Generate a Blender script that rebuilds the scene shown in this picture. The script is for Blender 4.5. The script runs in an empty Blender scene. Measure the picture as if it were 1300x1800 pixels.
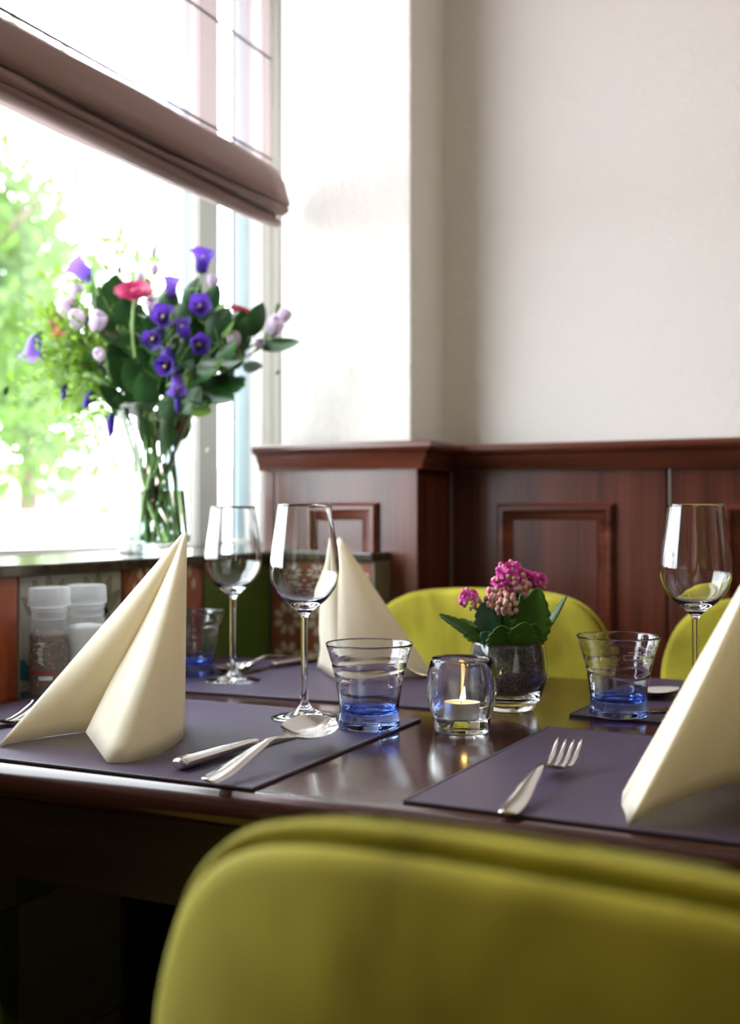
import bpy, bmesh, math, random
from mathutils import Vector, Matrix
R = math.radians
random.seed(7)
sc = bpy.context.scene
COL = sc.collection

# ---------------------------------------------------------------- camera
cd = bpy.data.cameras.new('camera')
cam = bpy.data.objects.new('camera', cd); COL.objects.link(cam)
cam.location = (0, 0, .98); cam.rotation_euler = (R(90), 0, R(25.4))
cd.sensor_fit = 'VERTICAL'; cd.sensor_height = 36; cd.sensor_width = 26; cd.lens = 40
cd.shift_y = 8 / 1800
cd.clip_start = .02; cd.clip_end = 500
cd.dof.use_dof = True; cd.dof.focus_distance = 1.17; cd.dof.aperture_fstop = 3.8
sc.camera = cam

# ---------------------------------------------------------------- world, sun, exposure
w = bpy.data.worlds.new('World'); sc.world = w; w.use_nodes = True
bg = w.node_tree.nodes['Background']
bg.inputs[0].default_value = (.90, .955, 1, 1); bg.inputs[1].default_value = 11
sd = bpy.data.lights.new('sun', 'SUN'); so = bpy.data.objects.new('sun', sd); COL.objects.link(so)
so.rotation_euler = (R(46), 0, R(30)); sd.energy = 5; sd.angle = R(1); sd.color = (1, .95, .85)
sc.view_settings.view_transform = 'Standard'; sc.view_settings.look = 'None'
sc.view_settings.exposure = .25; sc.view_settings.gamma = 1; sc.view_settings.use_curve_mapping = False
cy = sc.cycles
cy.use_denoising = True; cy.max_bounces = 16; cy.transmission_bounces = 14; cy.transparent_max_bounces = 16
cy.diffuse_bounces = 5; cy.glossy_bounces = 6; cy.caustics_reflective = True; cy.caustics_refractive = True
cy.blur_glossy = .3; cy.sample_clamp_indirect = 12

def area(name, loc, rot, sx, sy, power=1, col=(1, 1, 1), portal=False):
    l = bpy.data.lights.new(name, 'AREA'); l.shape = 'RECTANGLE'; l.size = sx; l.size_y = sy; l.energy = power; l.color = col
    o = bpy.data.objects.new(name, l); COL.objects.link(o); o.location = loc; o.rotation_euler = rot
    if portal: l.cycles.is_portal = True
    return o
area('window_portal', (-1.43, 1.33, 1.67), (0, R(-90), 0), 1.56, 2.1, portal=True)

# ---------------------------------------------------------------- materials
def mat(name):
    m = bpy.data.materials.new(name); m.use_nodes = True
    return m, m.node_tree.nodes, m.node_tree.links, m.node_tree.nodes['Principled BSDF']
def setp(p, **k):
    names = dict(col='Base Color', rough='Roughness', metal='Metallic', spec='Specular IOR Level', ior='IOR', trans='Transmission Weight',
                 coat='Coat Weight', coatr='Coat Roughness', sheen='Sheen Weight', sheenr='Sheen Roughness', sheent='Sheen Tint', sss='Subsurface Weight', alpha='Alpha',
                 emit='Emission Strength', emc='Emission Color')
    for a, v in k.items():
        if a in ('col', 'emc', 'sheent') and len(v) == 3: v = (*v, 1)
        p.inputs[names[a]].default_value = v
def plain(name, col, rough=.5, **k):
    m, n, l, p = mat(name); setp(p, col=col, rough=rough, **k); return m
def node(n, t, **k):
    x = n.new(t)
    for a, v in k.items():
        if a in x.inputs: x.inputs[a].default_value = v
        else: setattr(x, a, v)
    return x
def ramp(n, stops):
    r = n.new('ShaderNodeValToRGB'); e = r.color_ramp.elements
    while len(e) < len(stops): e.new(.5)
    for i, (pos, c) in enumerate(stops): e[i].position = pos; e[i].color = (*c, 1)
    return r
def coords(n, l, scale=(1, 1, 1), rot=(0, 0, 0), kind='Object'):
    tc = n.new('ShaderNodeTexCoord'); mp = n.new('ShaderNodeMapping')
    mp.inputs['Scale'].default_value = scale; mp.inputs['Rotation'].default_value = rot
    l.new(tc.outputs[kind], mp.inputs[0]); return mp.outputs[0]
def bump(n, l, p, h, strength=.3, dist=.001):
    b = n.new('ShaderNodeBump'); b.inputs['Strength'].default_value = strength; b.inputs['Distance'].default_value = dist
    l.new(h, b.inputs['Height']); l.new(b.outputs[0], p.inputs['Normal']); return b
def noisy(name, c1, c2, scale, rough=.6, stretch=(1, 1, 1), bstr=0, bdist=.001, lo=.35, hi=.65, detail=4, **k):
    m, n, l, p = mat(name); setp(p, rough=rough, **k)
    t = node(n, 'ShaderNodeTexNoise', Scale=scale, Detail=detail); l.new(coords(n, l, stretch), t.inputs['Vector'])
    r = ramp(n, [(lo, c1), (hi, c2)]); l.new(t.outputs['Fac'], r.inputs[0]); l.new(r.outputs[0], p.inputs['Base Color'])
    if bstr: bump(n, l, p, t.outputs['Fac'], bstr, bdist)
    return m
def wood(name, dark, light, axis, rough, coat=0, fine=70, coatr=.1):
    # ribbon-grained mahogany, grain running along the axis
    m, n, l, p = mat(name); setp(p, rough=rough, coat=coat, coatr=coatr)
    s1 = [14, 14, 14]; s1[axis] = .5
    s2 = [fine, fine, fine]; s2[axis] = 1.6
    a = node(n, 'ShaderNodeTexNoise', Scale=1.6, Detail=4, Distortion=.4); l.new(coords(n, l, s1), a.inputs['Vector'])
    b = node(n, 'ShaderNodeTexNoise', Scale=3, Detail=5); l.new(coords(n, l, s2), b.inputs['Vector'])
    mx = node(n, 'ShaderNodeMix', Factor=.38); l.new(a.outputs['Fac'], mx.inputs[2]); l.new(b.outputs['Fac'], mx.inputs[3])
    r = ramp(n, [(.36, dark), (.66, light)]); l.new(mx.outputs[0], r.inputs[0]); l.new(r.outputs[0], p.inputs['Base Color'])
    bump(n, l, p, b.outputs['Fac'], .06, .0005)
    return m
def glass(name, col=(1, 1, 1), ior=1.5, rough=0):
    m, n, l, p = mat(name); n.remove(p)
    g = node(n, 'ShaderNodeBsdfGlass', IOR=ior, Roughness=rough); g.inputs['Color'].default_value = (*col, 1)
    l.new(g.outputs[0], n['Material Output'].inputs[0]); return m
M = {}
M['plaster'] = None
m, n, l, p = mat('plaster'); setp(p, col=(.80, .785, .745), rough=.75)
t = node(n, 'ShaderNodeTexNoise', Scale=140, Detail=3); t2 = node(n, 'ShaderNodeTexVoronoi', Scale=90)
c = coords(n, l); l.new(c, t.inputs['Vector']); l.new(c, t2.inputs['Vector'])
ad = node(n, 'ShaderNodeMath', operation='ADD'); l.new(t.outputs['Fac'], ad.inputs[0]); l.new(t2.outputs['Distance'], ad.inputs[1])
bump(n, l, p, ad.outputs[0], .45, .0016); M['plaster'] = m
M['ceiling'] = plain('ceiling_paint', (.62, .60, .55), .9); M['brownwall'] = plain('brown_wall_paint', (.16, .12, .09), .8)
M['floor'] = wood('floor_wood', (.06, .03, .018), (.13, .07, .04), 1, .4)
M['mahog_v'] = wood('mahogany_upright', (.040, .008, .005), (.140, .036, .019), 2, .3, coat=.22, coatr=.25)
M['mahog_h'] = wood('mahogany_level', (.045, .009, .0055), (.18, .048, .026), 0, .28, coat=.22, coatr=.25)
M['mahog_y'] = wood('mahogany_return', (.05, .010, .006), (.145, .035, .018), 1, .26)
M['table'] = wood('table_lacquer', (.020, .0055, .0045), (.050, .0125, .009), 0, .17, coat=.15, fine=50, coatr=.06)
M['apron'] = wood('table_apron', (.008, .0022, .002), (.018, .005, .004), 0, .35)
M['sill'] = noisy('sill_stone', (.035, .028, .020), (.06, .048, .034), 60, .13)
M['frame'] = plain('window_frame_paint', (.40, .385, .36), .4)
M['framegrey'] = plain('grey_window_post_paint', (.19, .182, .17), .45); M['framewhite'] = plain('window_frame_white', (.80, .80, .78), .35)
M['gasket'] = plain('black_gasket', (.01, .011, .012), .5)
M['alu'] = plain('pale_blue_spacer', (.42, .55, .62), .3, metal=.3)
m, n, l, p = mat('window_glass'); n.remove(p)
tr = node(n, 'ShaderNodeBsdfTransparent'); gl = node(n, 'ShaderNodeBsdfGlossy', Roughness=.0)
mx = node(n, 'ShaderNodeMixShader', Fac=.035); l.new(tr.outputs[0], mx.inputs[1]); l.new(gl.outputs[0], mx.inputs[2])
l.new(mx.outputs[0], n['Material Output'].inputs[0]); M['pane'] = m
m, n, l, p = mat('sheer_fabric'); n.remove(p)
tr = node(n, 'ShaderNodeBsdfTransparent'); tr.inputs[0].default_value = (.90, .80, .83, 1)
tl = node(n, 'ShaderNodeBsdfTranslucent'); tl.inputs[0].default_value = (.62, .47, .49, 1)
df = node(n, 'ShaderNodeBsdfDiffuse'); df.inputs[0].default_value = (.40, .28, .28, 1)
m1 = node(n, 'ShaderNodeMixShader', Fac=.5); l.new(tl.outputs[0], m1.inputs[1]); l.new(df.outputs[0], m1.inputs[2])
m2 = node(n, 'ShaderNodeMixShader', Fac=.25); l.new(tr.outputs[0], m2.inputs[1]); l.new(m1.outputs[0], m2.inputs[2])
l.new(m2.outputs[0], n['Material Output'].inputs[0]); M['sheer'] = m
m, n, l, p = mat('mauve_blind_fabric'); setp(p, col=(.225, .13, .115), rough=.9, sheen=.3)
t = node(n, 'ShaderNodeTexNoise', Scale=400); l.new(coords(n, l), t.inputs['Vector']); bump(n, l, p, t.outputs['Fac'], .2, .0005); M['blind'] = m
M['rod'] = plain('dark_blind_rod', (.035, .03, .035), .6)
# velvet
m, n, l, p = mat('olive_velvet'); setp(p, rough=.8, spec=.2, sheen=.32, sheenr=.35, sheent=(.95, .95, .5))
t = node(n, 'ShaderNodeTexNoise', Scale=7, Detail=3, Distortion=.5); l.new(coords(n, l, (1, 1, .55)), t.inputs['Vector'])
r = ramp(n, [(.36, (.17, .138, .006)), (.66, (.53, .485, .050))]); l.new(t.outputs['Fac'], r.inputs[0]); l.new(r.outputs[0], p.inputs['Base Color'])
t2 = node(n, 'ShaderNodeTexNoise', Scale=900); l.new(coords(n, l), t2.inputs['Vector']); bump(n, l, p, t2.outputs['Fac'], .25, .0006); M['velvet'] = m
M['chairleg'] = plain('black_chair_leg', (.02, .018, .016), .4)
# placemat
m, n, l, p = mat('woven_placemat'); setp(p, rough=.36, spec=.5)
c = coords(n, l)
wv = node(n, 'ShaderNodeTexWave', wave_type='BANDS', bands_direction='X', Scale=104); l.new(c, wv.inputs['Vector'])
wy = node(n, 'ShaderNodeTexWave', wave_type='BANDS', bands_direction='Y', Scale=160); l.new(c, wy.inputs['Vector'])
sp = node(n, 'ShaderNodeMath', operation='MULTIPLY_ADD'); l.new(wy.outputs['Fac'], sp.inputs[0]); sp.inputs[1].default_value = .35; l.new(wv.outputs['Fac'], sp.inputs[2])
r = ramp(n, [(.22, (.007, .004, .012)), (.6, (.080, .049, .122))]); l.new(wv.outputs['Fac'], r.inputs[0]); l.new(r.outputs[0], p.inputs['Base Color'])
bump(n, l, p, sp.outputs[0], .55, .0009); M['mat'] = m
M['hem'] = plain('placemat_hem', (.035, .026, .045), .5)
m, n, l, p = mat('cream_napkin'); setp(p, col=(.95, .905, .78), rough=.85, sheen=.1)
t = node(n, 'ShaderNodeTexNoise', Scale=260, Detail=3); l.new(coords(n, l, (1, 1, 2)), t.inputs['Vector']); bump(n, l, p, t.outputs['Fac'], .22, .0006)
tl = node(n, 'ShaderNodeBsdfTranslucent'); tl.inputs[0].default_value = (.98, .925, .76, 1)
mx = node(n, 'ShaderNodeMixShader', Fac=.4); l.new(p.outputs[0], mx.inputs[1]); l.new(tl.outputs[0], mx.inputs[2]); l.new(mx.outputs[0], n['Material Output'].inputs[0])
M['napkin'] = m
M['glass'] = glass('clear_glass', (.985, .99, .99))
M['vaseglass'] = glass('vase_glass', (.97, .99, .985))
M['water'] = glass('water', (.97, .995, .985), 1.33)
m, n, l, p = mat('blue_tinted_glass'); n.remove(p)
g = node(n, 'ShaderNodeBsdfGlass', IOR=1.5, Roughness=0)
tc = n.new('ShaderNodeTexCoord'); sx = n.new('ShaderNodeSeparateXYZ'); l.new(tc.outputs['Object'], sx.inputs[0])
mr = node(n, 'ShaderNodeMapRange'); mr.inputs[1].default_value = 0; mr.inputs[2].default_value = .09; l.new(sx.outputs[2], mr.inputs[0])
r = ramp(n, [(0, (.62, .72, 1)), (.10, (.70, .79, 1)), (.20, (.60, .71, 1)), (.36, (.90, .94, 1)), (.55, (.985, .99, 1))])
l.new(mr.outputs[0], r.inputs[0]); l.new(r.outputs[0], g.inputs[0]); l.new(g.outputs[0], n['Material Output'].inputs[0])
wv = node(n, 'ShaderNodeTexNoise', Scale=30, Detail=2); l.new(coords(n, l, (1, 1, 3)), wv.inputs['Vector'])
b = node(n, 'ShaderNodeBump', Strength=.12, Distance=.002); l.new(wv.outputs['Fac'], b.inputs['Height']); l.new(b.outputs[0], g.inputs['Normal'])
M['blueglass'] = m
M['etch'] = plain('etched_mark', (.75, .78, .8), .6)
M['steel'] = plain('polished_steel', (.68, .66, .63), .14, metal=1)
M['tin'] = plain('tealight_tin', (.92, .92, .91), .45, metal=.55)
M['wax'] = plain('candle_wax', (.92, .80, .58), .5, sss=.4)
m, n, l, p = mat('flame'); setp(p, col=(0, 0, 0), emc=(1, .62, .2), emit=26); M['flame'] = m
M['wick'] = plain('wick', (.02, .02, .02), .9)
M['soil'] = noisy('dark_grit', (.024, .023, .026), (.125, .12, .125), 420, .8, bstr=.6, bdist=.002)
M['leafk'] = noisy('succulent_leaf', (.022, .075, .006), (.055, .15, .010), 18, .45, spec=.3)
M['leafkb'] = noisy('succulent_leaf_bluish', (.02, .085, .05), (.04, .14, .08), 18, .4)
M['kpink'] = plain('magenta_petals', (.62, .055, .36), .5)
M['kbud'] = noisy('pink_buds', (.50, .22, .22), (.62, .40, .33), 80, .5)
M['stemk'] = plain('succulent_stem', (.10, .22, .04), .5)
M['leafd'] = noisy('dark_bouquet_leaf', (.012, .055, .012), (.03, .11, .022), 20, .35)
M['leafm'] = noisy('mid_bouquet_leaf', (.04, .13, .02), (.09, .22, .04), 20, .45)
def thinleaf(name, c1, tcol):
    m, n, l, p = mat(name); setp(p, col=c1, rough=.5)
    tl = node(n, 'ShaderNodeBsdfTranslucent'); tl.inputs[0].default_value = (*tcol, 1)
    mx = node(n, 'ShaderNodeMixShader', Fac=.45); l.new(p.outputs[0], mx.inputs[1]); l.new(tl.outputs[0], mx.inputs[2]); l.new(mx.outputs[0], n['Material Output'].inputs[0])
    return m
M['leafl'] = thinleaf('light_bouquet_leaf', (.11, .21, .03), (.20, .34, .035))
M['purple'] = thinleaf('purple_bell', (.060, .022, .26), (.13, .05, .46))
M['lilac'] = thinleaf('lilac_bell', (.19, .10, .48), (.26, .14, .62))
M['pink'] = thinleaf('pink_petal', (.52, .02, .13), (.62, .04, .20))
M['red'] = thinleaf('crimson_petal', (.40, .02, .06), (.5, .03, .08))
M['coral'] = thinleaf('coral_petal', (.75, .25, .18), (.9, .35, .25))
M['pale'] = thinleaf('pale_lilac_petal', (.66, .56, .68), (.8, .7, .82))
M['budgreen'] = plain('green_bud', (.28, .38, .12), .5)
M['stem'] = plain('bouquet_stem', (.10, .22, .045), .5)
M['stempale'] = plain('bouquet_stem_pale', (.24, .38, .12), .5)
M['stembrown'] = plain('woody_stem', (.10, .045, .03), .6)
M['stamen'] = plain('yellow_stamen', (.75, .6, .2), .6)
M['treeleaf'] = thinleaf('street_tree_leaf', (.06, .125, .022), (.125, .24, .032))
M['bark'] = noisy('bark', (.08, .055, .04), (.16, .12, .09), 12, .9)
M['paving'] = noisy('street_paving', (.46, .44, .42), (.56, .54, .52), 6, .9)
M['brick'] = noisy('pale_brick', (.44, .30, .27), (.56, .42, .38), 6, .9)
M['whitepaint'] = plain('white_paint', (.82, .82, .82), .6)
M['farglass'] = plain('far_window_glass', (.16, .2, .24), .1)
def milky(name, white, fac, rough):
    m, n, l, p = mat(name); setp(p, col=(.9, .93, .96), rough=rough)
    tr = node(n, 'ShaderNodeBsdfTransparent'); tr.inputs[0].default_value = (.96, .975, .985, 1)
    tl = node(n, 'ShaderNodeBsdfTranslucent'); tl.inputs[0].default_value = (*white, 1)
    m1 = node(n, 'ShaderNodeMixShader', Fac=.5); l.new(p.outputs[0], m1.inputs[1]); l.new(tl.outputs[0], m1.inputs[2])
    m2 = node(n, 'ShaderNodeMixShader', Fac=fac); l.new(tr.outputs[0], m2.inputs[1]); l.new(m1.outputs[0], m2.inputs[2])
    l.new(m2.outputs[0], n['Material Output'].inputs[0]); return m
M['frost'] = milky('frosted_plastic', (.92, .95, .98), .15, .2)
M['capplastic'] = milky('clear_grinder_cap', (.97, .985, 1), .30, .12)
M['salt'] = noisy('salt', (.72, .71, .70), (.85, .84, .82), 300, .8)
M['pepper'] = noisy('pepper_fill', (.05, .028, .02), (.17, .11, .08), 300, .8)
M['corn1'] = plain('black_peppercorn', (.03, .02, .018), .7); M['corn2'] = plain('pale_peppercorn', (.42, .30, .18), .7); M['corn3'] = plain('red_peppercorn', (.32, .05, .03), .6)
M['ink'] = plain('blue_print', (.04, .09, .16), .5); M['inkw'] = plain('pale_print', (.75, .74, .78), .5); M['inkr'] = plain('red_label_band', (.33, .035, .03), .5)
# tile glazes
def glaze(name, c): return noisy(name, tuple(x * .85 for x in c), c, 30, .28)
T = dict(orange=glaze('tile_orange', (.36, .085, .035)), grey=glaze('tile_grey', (.33, .32, .28)), red=glaze('tile_maroon', (.14, .02, .018)),
         green=glaze('tile_green', (.05, .10, .010)), rust=glaze('tile_rust', (.27, .085, .04)), cream=glaze('tile_cream', (.50, .45, .34)),
         blue=glaze('tile_blue', (.025, .12, .19)), dgrey=glaze('tile_dark_grey', (.18, .18, .15)), brick=glaze('tile_brick', (.28, .085, .06)),
         black=glaze('tile_black', (.02, .03, .025)), olive=glaze('tile_olive', (.16, .14, .09)))
M['grout'] = plain('grout', (.14, .13, .12), .9)

# ---------------------------------------------------------------- mesh helpers
class MB:
    def __init__(s): s.v = []; s.f = []; s.mi = []; s.cur = 0
    def add(s, vs, fs, mi=None):
        b = len(s.v); s.v += [tuple(x) for x in vs]; s.f += [tuple(i + b for i in f) for f in fs]
        s.mi += [s.cur if mi is None else mi] * len(fs); return s
    def box(s, x0, x1, y0, y1, z0, z1, mi=None):
        return s.add([(x0, y0, z0), (x1, y0, z0), (x1, y1, z0), (x0, y1, z0), (x0, y0, z1), (x1, y0, z1), (x1, y1, z1), (x0, y1, z1)],
                     [(0, 3, 2, 1), (4, 5, 6, 7), (0, 1, 5, 4), (1, 2, 6, 5), (2, 3, 7, 6), (3, 0, 4, 7)], mi)
    def lathe(s, prof, seg=32, M4=None, cap0=False, cap1=False, mi=None, wob=None):
        vs = []; fs = []; k = len(prof)
        for j in range(seg):
            a = 2 * math.pi * j / seg
            for (r, z) in prof:
                q = wob(a, z) if wob else 1
                vs.append(Vector((r * q * math.cos(a), r * q * math.sin(a), z)))
        for j in range(seg):
            j2 = (j + 1) % seg
            for i in range(k - 1): fs.append((j * k + i, j2 * k + i, j2 * k + i + 1, j * k + i + 1))
        if cap0: fs.append(tuple(j * k for j in reversed(range(seg))))
        if cap1: fs.append(tuple(j * k + k - 1 for j in range(seg)))
        if M4: vs = [M4 @ v for v in vs]
        return s.add(vs, fs, mi)
    def tube(s, pts, rad, seg=6, mi=None, caps=True):
        pts = [Vector(p) for p in pts]; nn = len(pts)
        rad = rad if isinstance(rad, (list, tuple)) else [rad] * nn
        vs = []; fs = []; ref = Vector((.31, .52, .79))
        for i, p in enumerate(pts):
            d = (pts[min(i + 1, nn - 1)] - pts[max(i - 1, 0)]).normalized()
            if abs(d.dot(ref)) > .95: ref = Vector((1, 0, 0))
            u = d.cross(ref).normalized(); w_ = d.cross(u)
            ref = u.cross(d) * -1 if False else ref
            for j in range(seg):
                a = 2 * math.pi * j / seg; vs.append(p + rad[i] * (math.cos(a) * u + math.sin(a) * w_))
        for i in range(nn - 1):
            for j in range(seg):
                j2 = (j + 1) % seg; fs.append((i * seg + j, i * seg + j2, (i + 1) * seg + j2, (i + 1) * seg + j))
        if caps: fs += [tuple(reversed(range(seg))), tuple((nn - 1) * seg + j for j in range(seg))]
        return s.add(vs, fs, mi)
    def grid(s, rows, mi=None, closed=False):
        k = len(rows[0]); vs = [p for r_ in rows for p in r_]; fs = []
        for i in range(len(rows) - 1):
            for j in range(k if closed else k - 1):
                j2 = (j + 1) % k; fs.append((i * k + j, i * k + j2, (i + 1) * k + j2, (i + 1) * k + j))
        return s.add(vs, fs, mi)
    def ball(s, c, r, seg=8, rings=5, mi=None, sc=(1, 1, 1)):
        prof = [(r * math.sin(math.pi * i / rings) + 1e-5, -r * math.cos(math.pi * i / rings)) for i in range(rings + 1)]
        M4 = Matrix.Translation(c) @ Matrix.Diagonal((*sc, 1))
        return s.lathe(prof, seg, M4, mi=mi)
    def xf(s, M4): s.v = [tuple(M4 @ Vector(v)) for v in s.v]; return s
    def build(s, name, mats, parent=None, smooth=True, loc=None, rot=None, bevel=0, solid=0, sub=0, angle=40, seg=2, merge=False):
        me = bpy.data.meshes.new(name); me.from_pydata(s.v, [], s.f)
        for m_ in (mats if isinstance(mats, (list, tuple)) else [mats]): me.materials.append(m_)
        me.polygons.foreach_set('material_index', s.mi)
        bm = bmesh.new(); bm.from_mesh(me)
        if merge: bmesh.ops.remove_doubles(bm, verts=bm.verts, dist=1e-5)
        bmesh.ops.recalc_face_normals(bm, faces=bm.faces) if merge != 'keep' else None
        bm.to_mesh(me); bm.free()
        if smooth:
            me.polygons.foreach_set('use_smooth', [True] * len(me.polygons))
            if angle < 180: me.set_sharp_from_angle(angle=R(angle))
        o = bpy.data.objects.new(name, me); COL.objects.link(o)
        if parent: o.parent = parent
        if loc: o.location = loc
        if rot: o.rotation_euler = rot
        if solid: md = o.modifiers.new('thick', 'SOLIDIFY'); md.thickness = solid; md.offset = 0
        if bevel: md = o.modifiers.new('bevel', 'BEVEL'); md.width = bevel; md.segments = seg; md.limit_method = 'ANGLE'; md.angle_limit = R(40)
        if sub: md = o.modifiers.new('smooth', 'SUBSURF'); md.levels = sub; md.render_levels = sub
        return o
def tag(o, label, cat, group=None, kind=None):
    if label: o['label'] = label
    if cat: o['category'] = cat
    if group: o['group'] = group
    if kind: o['kind'] = kind
    return o
def thing(name, label, cat, loc=(0, 0, 0), rz=0, group=None, kind=None):
    o = bpy.data.objects.new(name, None); COL.objects.link(o); o.location = loc; o.rotation_euler = (0, 0, rz); o.empty_display_size = .05
    return tag(o, label, cat, group, kind)
def kids(o): return [c for c in COL.objects if c.parent == o]
def dup(root, loc, rz, label, group=None):
    def cp(o, par):
        c = o.copy(); COL.objects.link(c)
        if par: c.parent = par
        for ch in kids(o): cp(ch, c)
        return c
    r_ = cp(root, None); r_.location = loc; r_.rotation_euler = (0, 0, rz); r_['label'] = label
    if group: r_['group'] = group
    return r_
def dirmat(pos, d, roll=0):
    q = Vector(d).normalized().to_track_quat('Z', 'Y')
    return Matrix.Translation(pos) @ q.to_matrix().to_4x4() @ Matrix.Rotation(roll, 4, 'Z')
def smooth_curve(pts, n_):
    pts = [Vector(p) for p in pts]; P_ = [pts[0]] + pts + [pts[-1]]; out = []
    segs = len(pts) - 1
    for i in range(n_ + 1):
        t_ = i / n_ * segs; k = min(int(t_), segs - 1); f = t_ - k
        a, b, c_, d = P_[k], P_[k + 1], P_[k + 2], P_[k + 3]
        out.append(.5 * ((2 * b) + (c_ - a) * f + (2 * a - 5 * b + 4 * c_ - d) * f * f + (3 * b - 3 * c_ + d - a) * f ** 3))
    return out
def sweep(path, prof, z0=0):
    """extrude profile (outward, height) along an XY path; outward is the right of the walking direction; mitred"""
    mb = MB(); P_ = [Vector((*p, 0)) for p in path]; rows = []
    for i, p in enumerate(P_):
        d0 = (P_[i] - P_[i - 1]).normalized() if i else (P_[1] - P_[0]).normalized()
        d1 = (P_[i + 1] - P_[i]).normalized() if i < len(P_) - 1 else d0
        n0 = Vector((d0.y, -d0.x, 0)); n1 = Vector((d1.y, -d1.x, 0)); nn = (n0 + n1).normalized(); nn = nn / max(.3, nn.dot(n0))
        rows.append([p + nn * o_ + Vector((0, 0, z0 + h_)) for o_, h_ in prof])
    mb.grid(rows, closed=True)
    k = len(prof); mb.add(rows[0], [tuple(range(k))]); mb.add(rows[-1], [tuple(reversed(range(k)))])
    return mb

# ================================================================ SETTING
struct = lambda o, label, cat: tag(o, label, cat, kind='structure')
struct(MB().box(-1.36, 4.2, -4, 2.3, -.05, 0).build('floor', M['floor'], smooth=False), 'dark wooden floor under the table and chairs', 'floor')
struct(MB().box(-1.5, 4.3, -4.1, 2.6, 2.75, 2.85).build('ceiling', M['ceiling'], smooth=False), 'pale ceiling above the room', 'ceiling')
struct(MB().box(-.813, 4.2, 2.045, 2.3, 0, 2.75).build('wall_back', M['plaster'], smooth=False), 'cream textured back wall above the dark panelling', 'wall')
struct(MB().box(-1.081, -.813, 1.885, 2.5, 0, 2.75).build('pillar', M['plaster'], smooth=False, bevel=.004), 'white plastered pillar between window and back wall', 'pillar')
struct(MB().box(4.2, 4.3, -4, 2.3, 0, 2.75).build('wall_right', M['brownwall'], smooth=False), 'plastered wall opposite the window', 'wall')
struct(MB().box(-1.36, 4.3, -4.1, -4, 0, 2.75).build('wall_front', M['brownwall'], smooth=False), 'plastered wall behind the dining area', 'wall')
# unseen ceiling lamps, added as warm fill for the back wall and room
for lx, ly, lw in ((.55, 1.05, 'nearest the dining table'), (1.9, 1.05, 'farther along the back wall'), (.55, -1.2, 'behind the camera on the window side'), (1.9, -1.2, 'behind the camera on the far side')):
    lt = thing('fill_ceiling_lamp', 'added unseen warm fill lamp in the ceiling, ' + lw, 'lamp', (lx, ly, 2.75), group='added unseen ceiling lamps')
    MB().lathe([(.06, -.002), (.075, -.006), (.08, 0), (.06, 0)], 32).build('ring', M['framewhite'], lt)
    ld = bpy.data.lights.new('fill_bulb', 'AREA'); ld.shape = 'DISK'; ld.size = .12; ld.energy = 7; ld.color = (1, .84, .64)
    lo = bpy.data.objects.new('fill_bulb', ld); COL.objects.link(lo); lo.parent = lt; lo.location = (0, 0, -.008)
# window wall: dado below the sill, header above the window
mb = MB(); mb.box(-1.5, -1.063, -4, 1.808, 0, .90).box(-1.5, -1.083, 1.808, 2.6, 0, .90).box(-1.063, -.857, 1.808, 1.862, 0, .90)
mb.box(-1.5, -1.30, -4, 2.6, 2.45, 2.75)
MB().box(-1.5, -1.36, -4, .30, .917, 2.45).build('wall_left', M['plaster'], smooth=False)['kind'] = 'structure'  # unseen solid wall, added to cut window light and reflections on the back panelling
MB().box(-1.5, -1.081, 2.452, 2.6, 0, 2.75).build('wall_left', M['plaster'], smooth=False)['kind'] = 'structure'
wl = struct(mb.build('wall_left', M['grout'], smooth=False), 'tiled dado wall under the window sill', 'wall')
# --- tiles: one object each; motif as an inlaid sub-part
TS = .212
tile_me = None
def tile(axis, a, ztop, key, motif=None):
    """axis 'y': on the window dado, a = far y edge; axis 'x': on the ledge end, a = left x edge"""
    global tile_me
    if tile_me is None:
        mb_ = MB().box(-TS / 2, TS / 2, 0, .008, -TS / 2, TS / 2); o = mb_.build('tile', T['orange'], wl, smooth=False, bevel=.0015)
        tile_me = o.data
    else:
        o = bpy.data.objects.new('tile', tile_me); COL.objects.link(o); o.parent = wl
        md = o.modifiers.new('bevel', 'BEVEL'); md.width = .0015; md.segments = 1
    if axis == 'y': o.location = (-1.055, a - .216 / 2, ztop - TS / 2); o.rotation_euler = (0, 0, R(90))
    else: o.location = (a + .206 / 2, 1.80, ztop - TS / 2); o.scale = (.95, 1, 1)
    o.material_slots[0].link = 'OBJECT'; o.material_slots[0].material = T[key]
    if motif:
        mb_, mats_ = motif(); ch = mb_.build('motif', mats_, o, smooth=False)
    return o
def flat(mb_, pts, lev, mi):
    y = -.0003 * lev; k = len(pts)
    mb_.add([(x, y, z) for x, z in pts] + [(x, .0004, z) for x, z in pts], [tuple(range(k))] + [(i, (i + 1) % k, k + (i + 1) % k, k + i) for i in range(k)], mi)
def ell(cx, cz, a, b, ang=0, k=14, pointy=0):
    out = []
    for i in range(k):
        t_ = 2 * math.pi * i / k; x = a * math.cos(t_); z = b * math.sin(t_) * (1 - pointy * abs(math.cos(t_)))
        out.append((cx + x * math.cos(ang) - z * math.sin(ang), cz + x * math.sin(ang) + z * math.cos(ang)))
    return out
def arc(cx, cz, r, wd, a0, a1, k=14):
    A = [R(a0 + (a1 - a0) * i / k) for i in range(k + 1)]
    return [(cx + (r + wd / 2) * math.cos(t_), cz + (r + wd / 2) * math.sin(t_)) for t_ in A] + [(cx + (r - wd / 2) * math.cos(t_), cz + (r - wd / 2) * math.sin(t_)) for t_ in reversed(A)]
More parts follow.
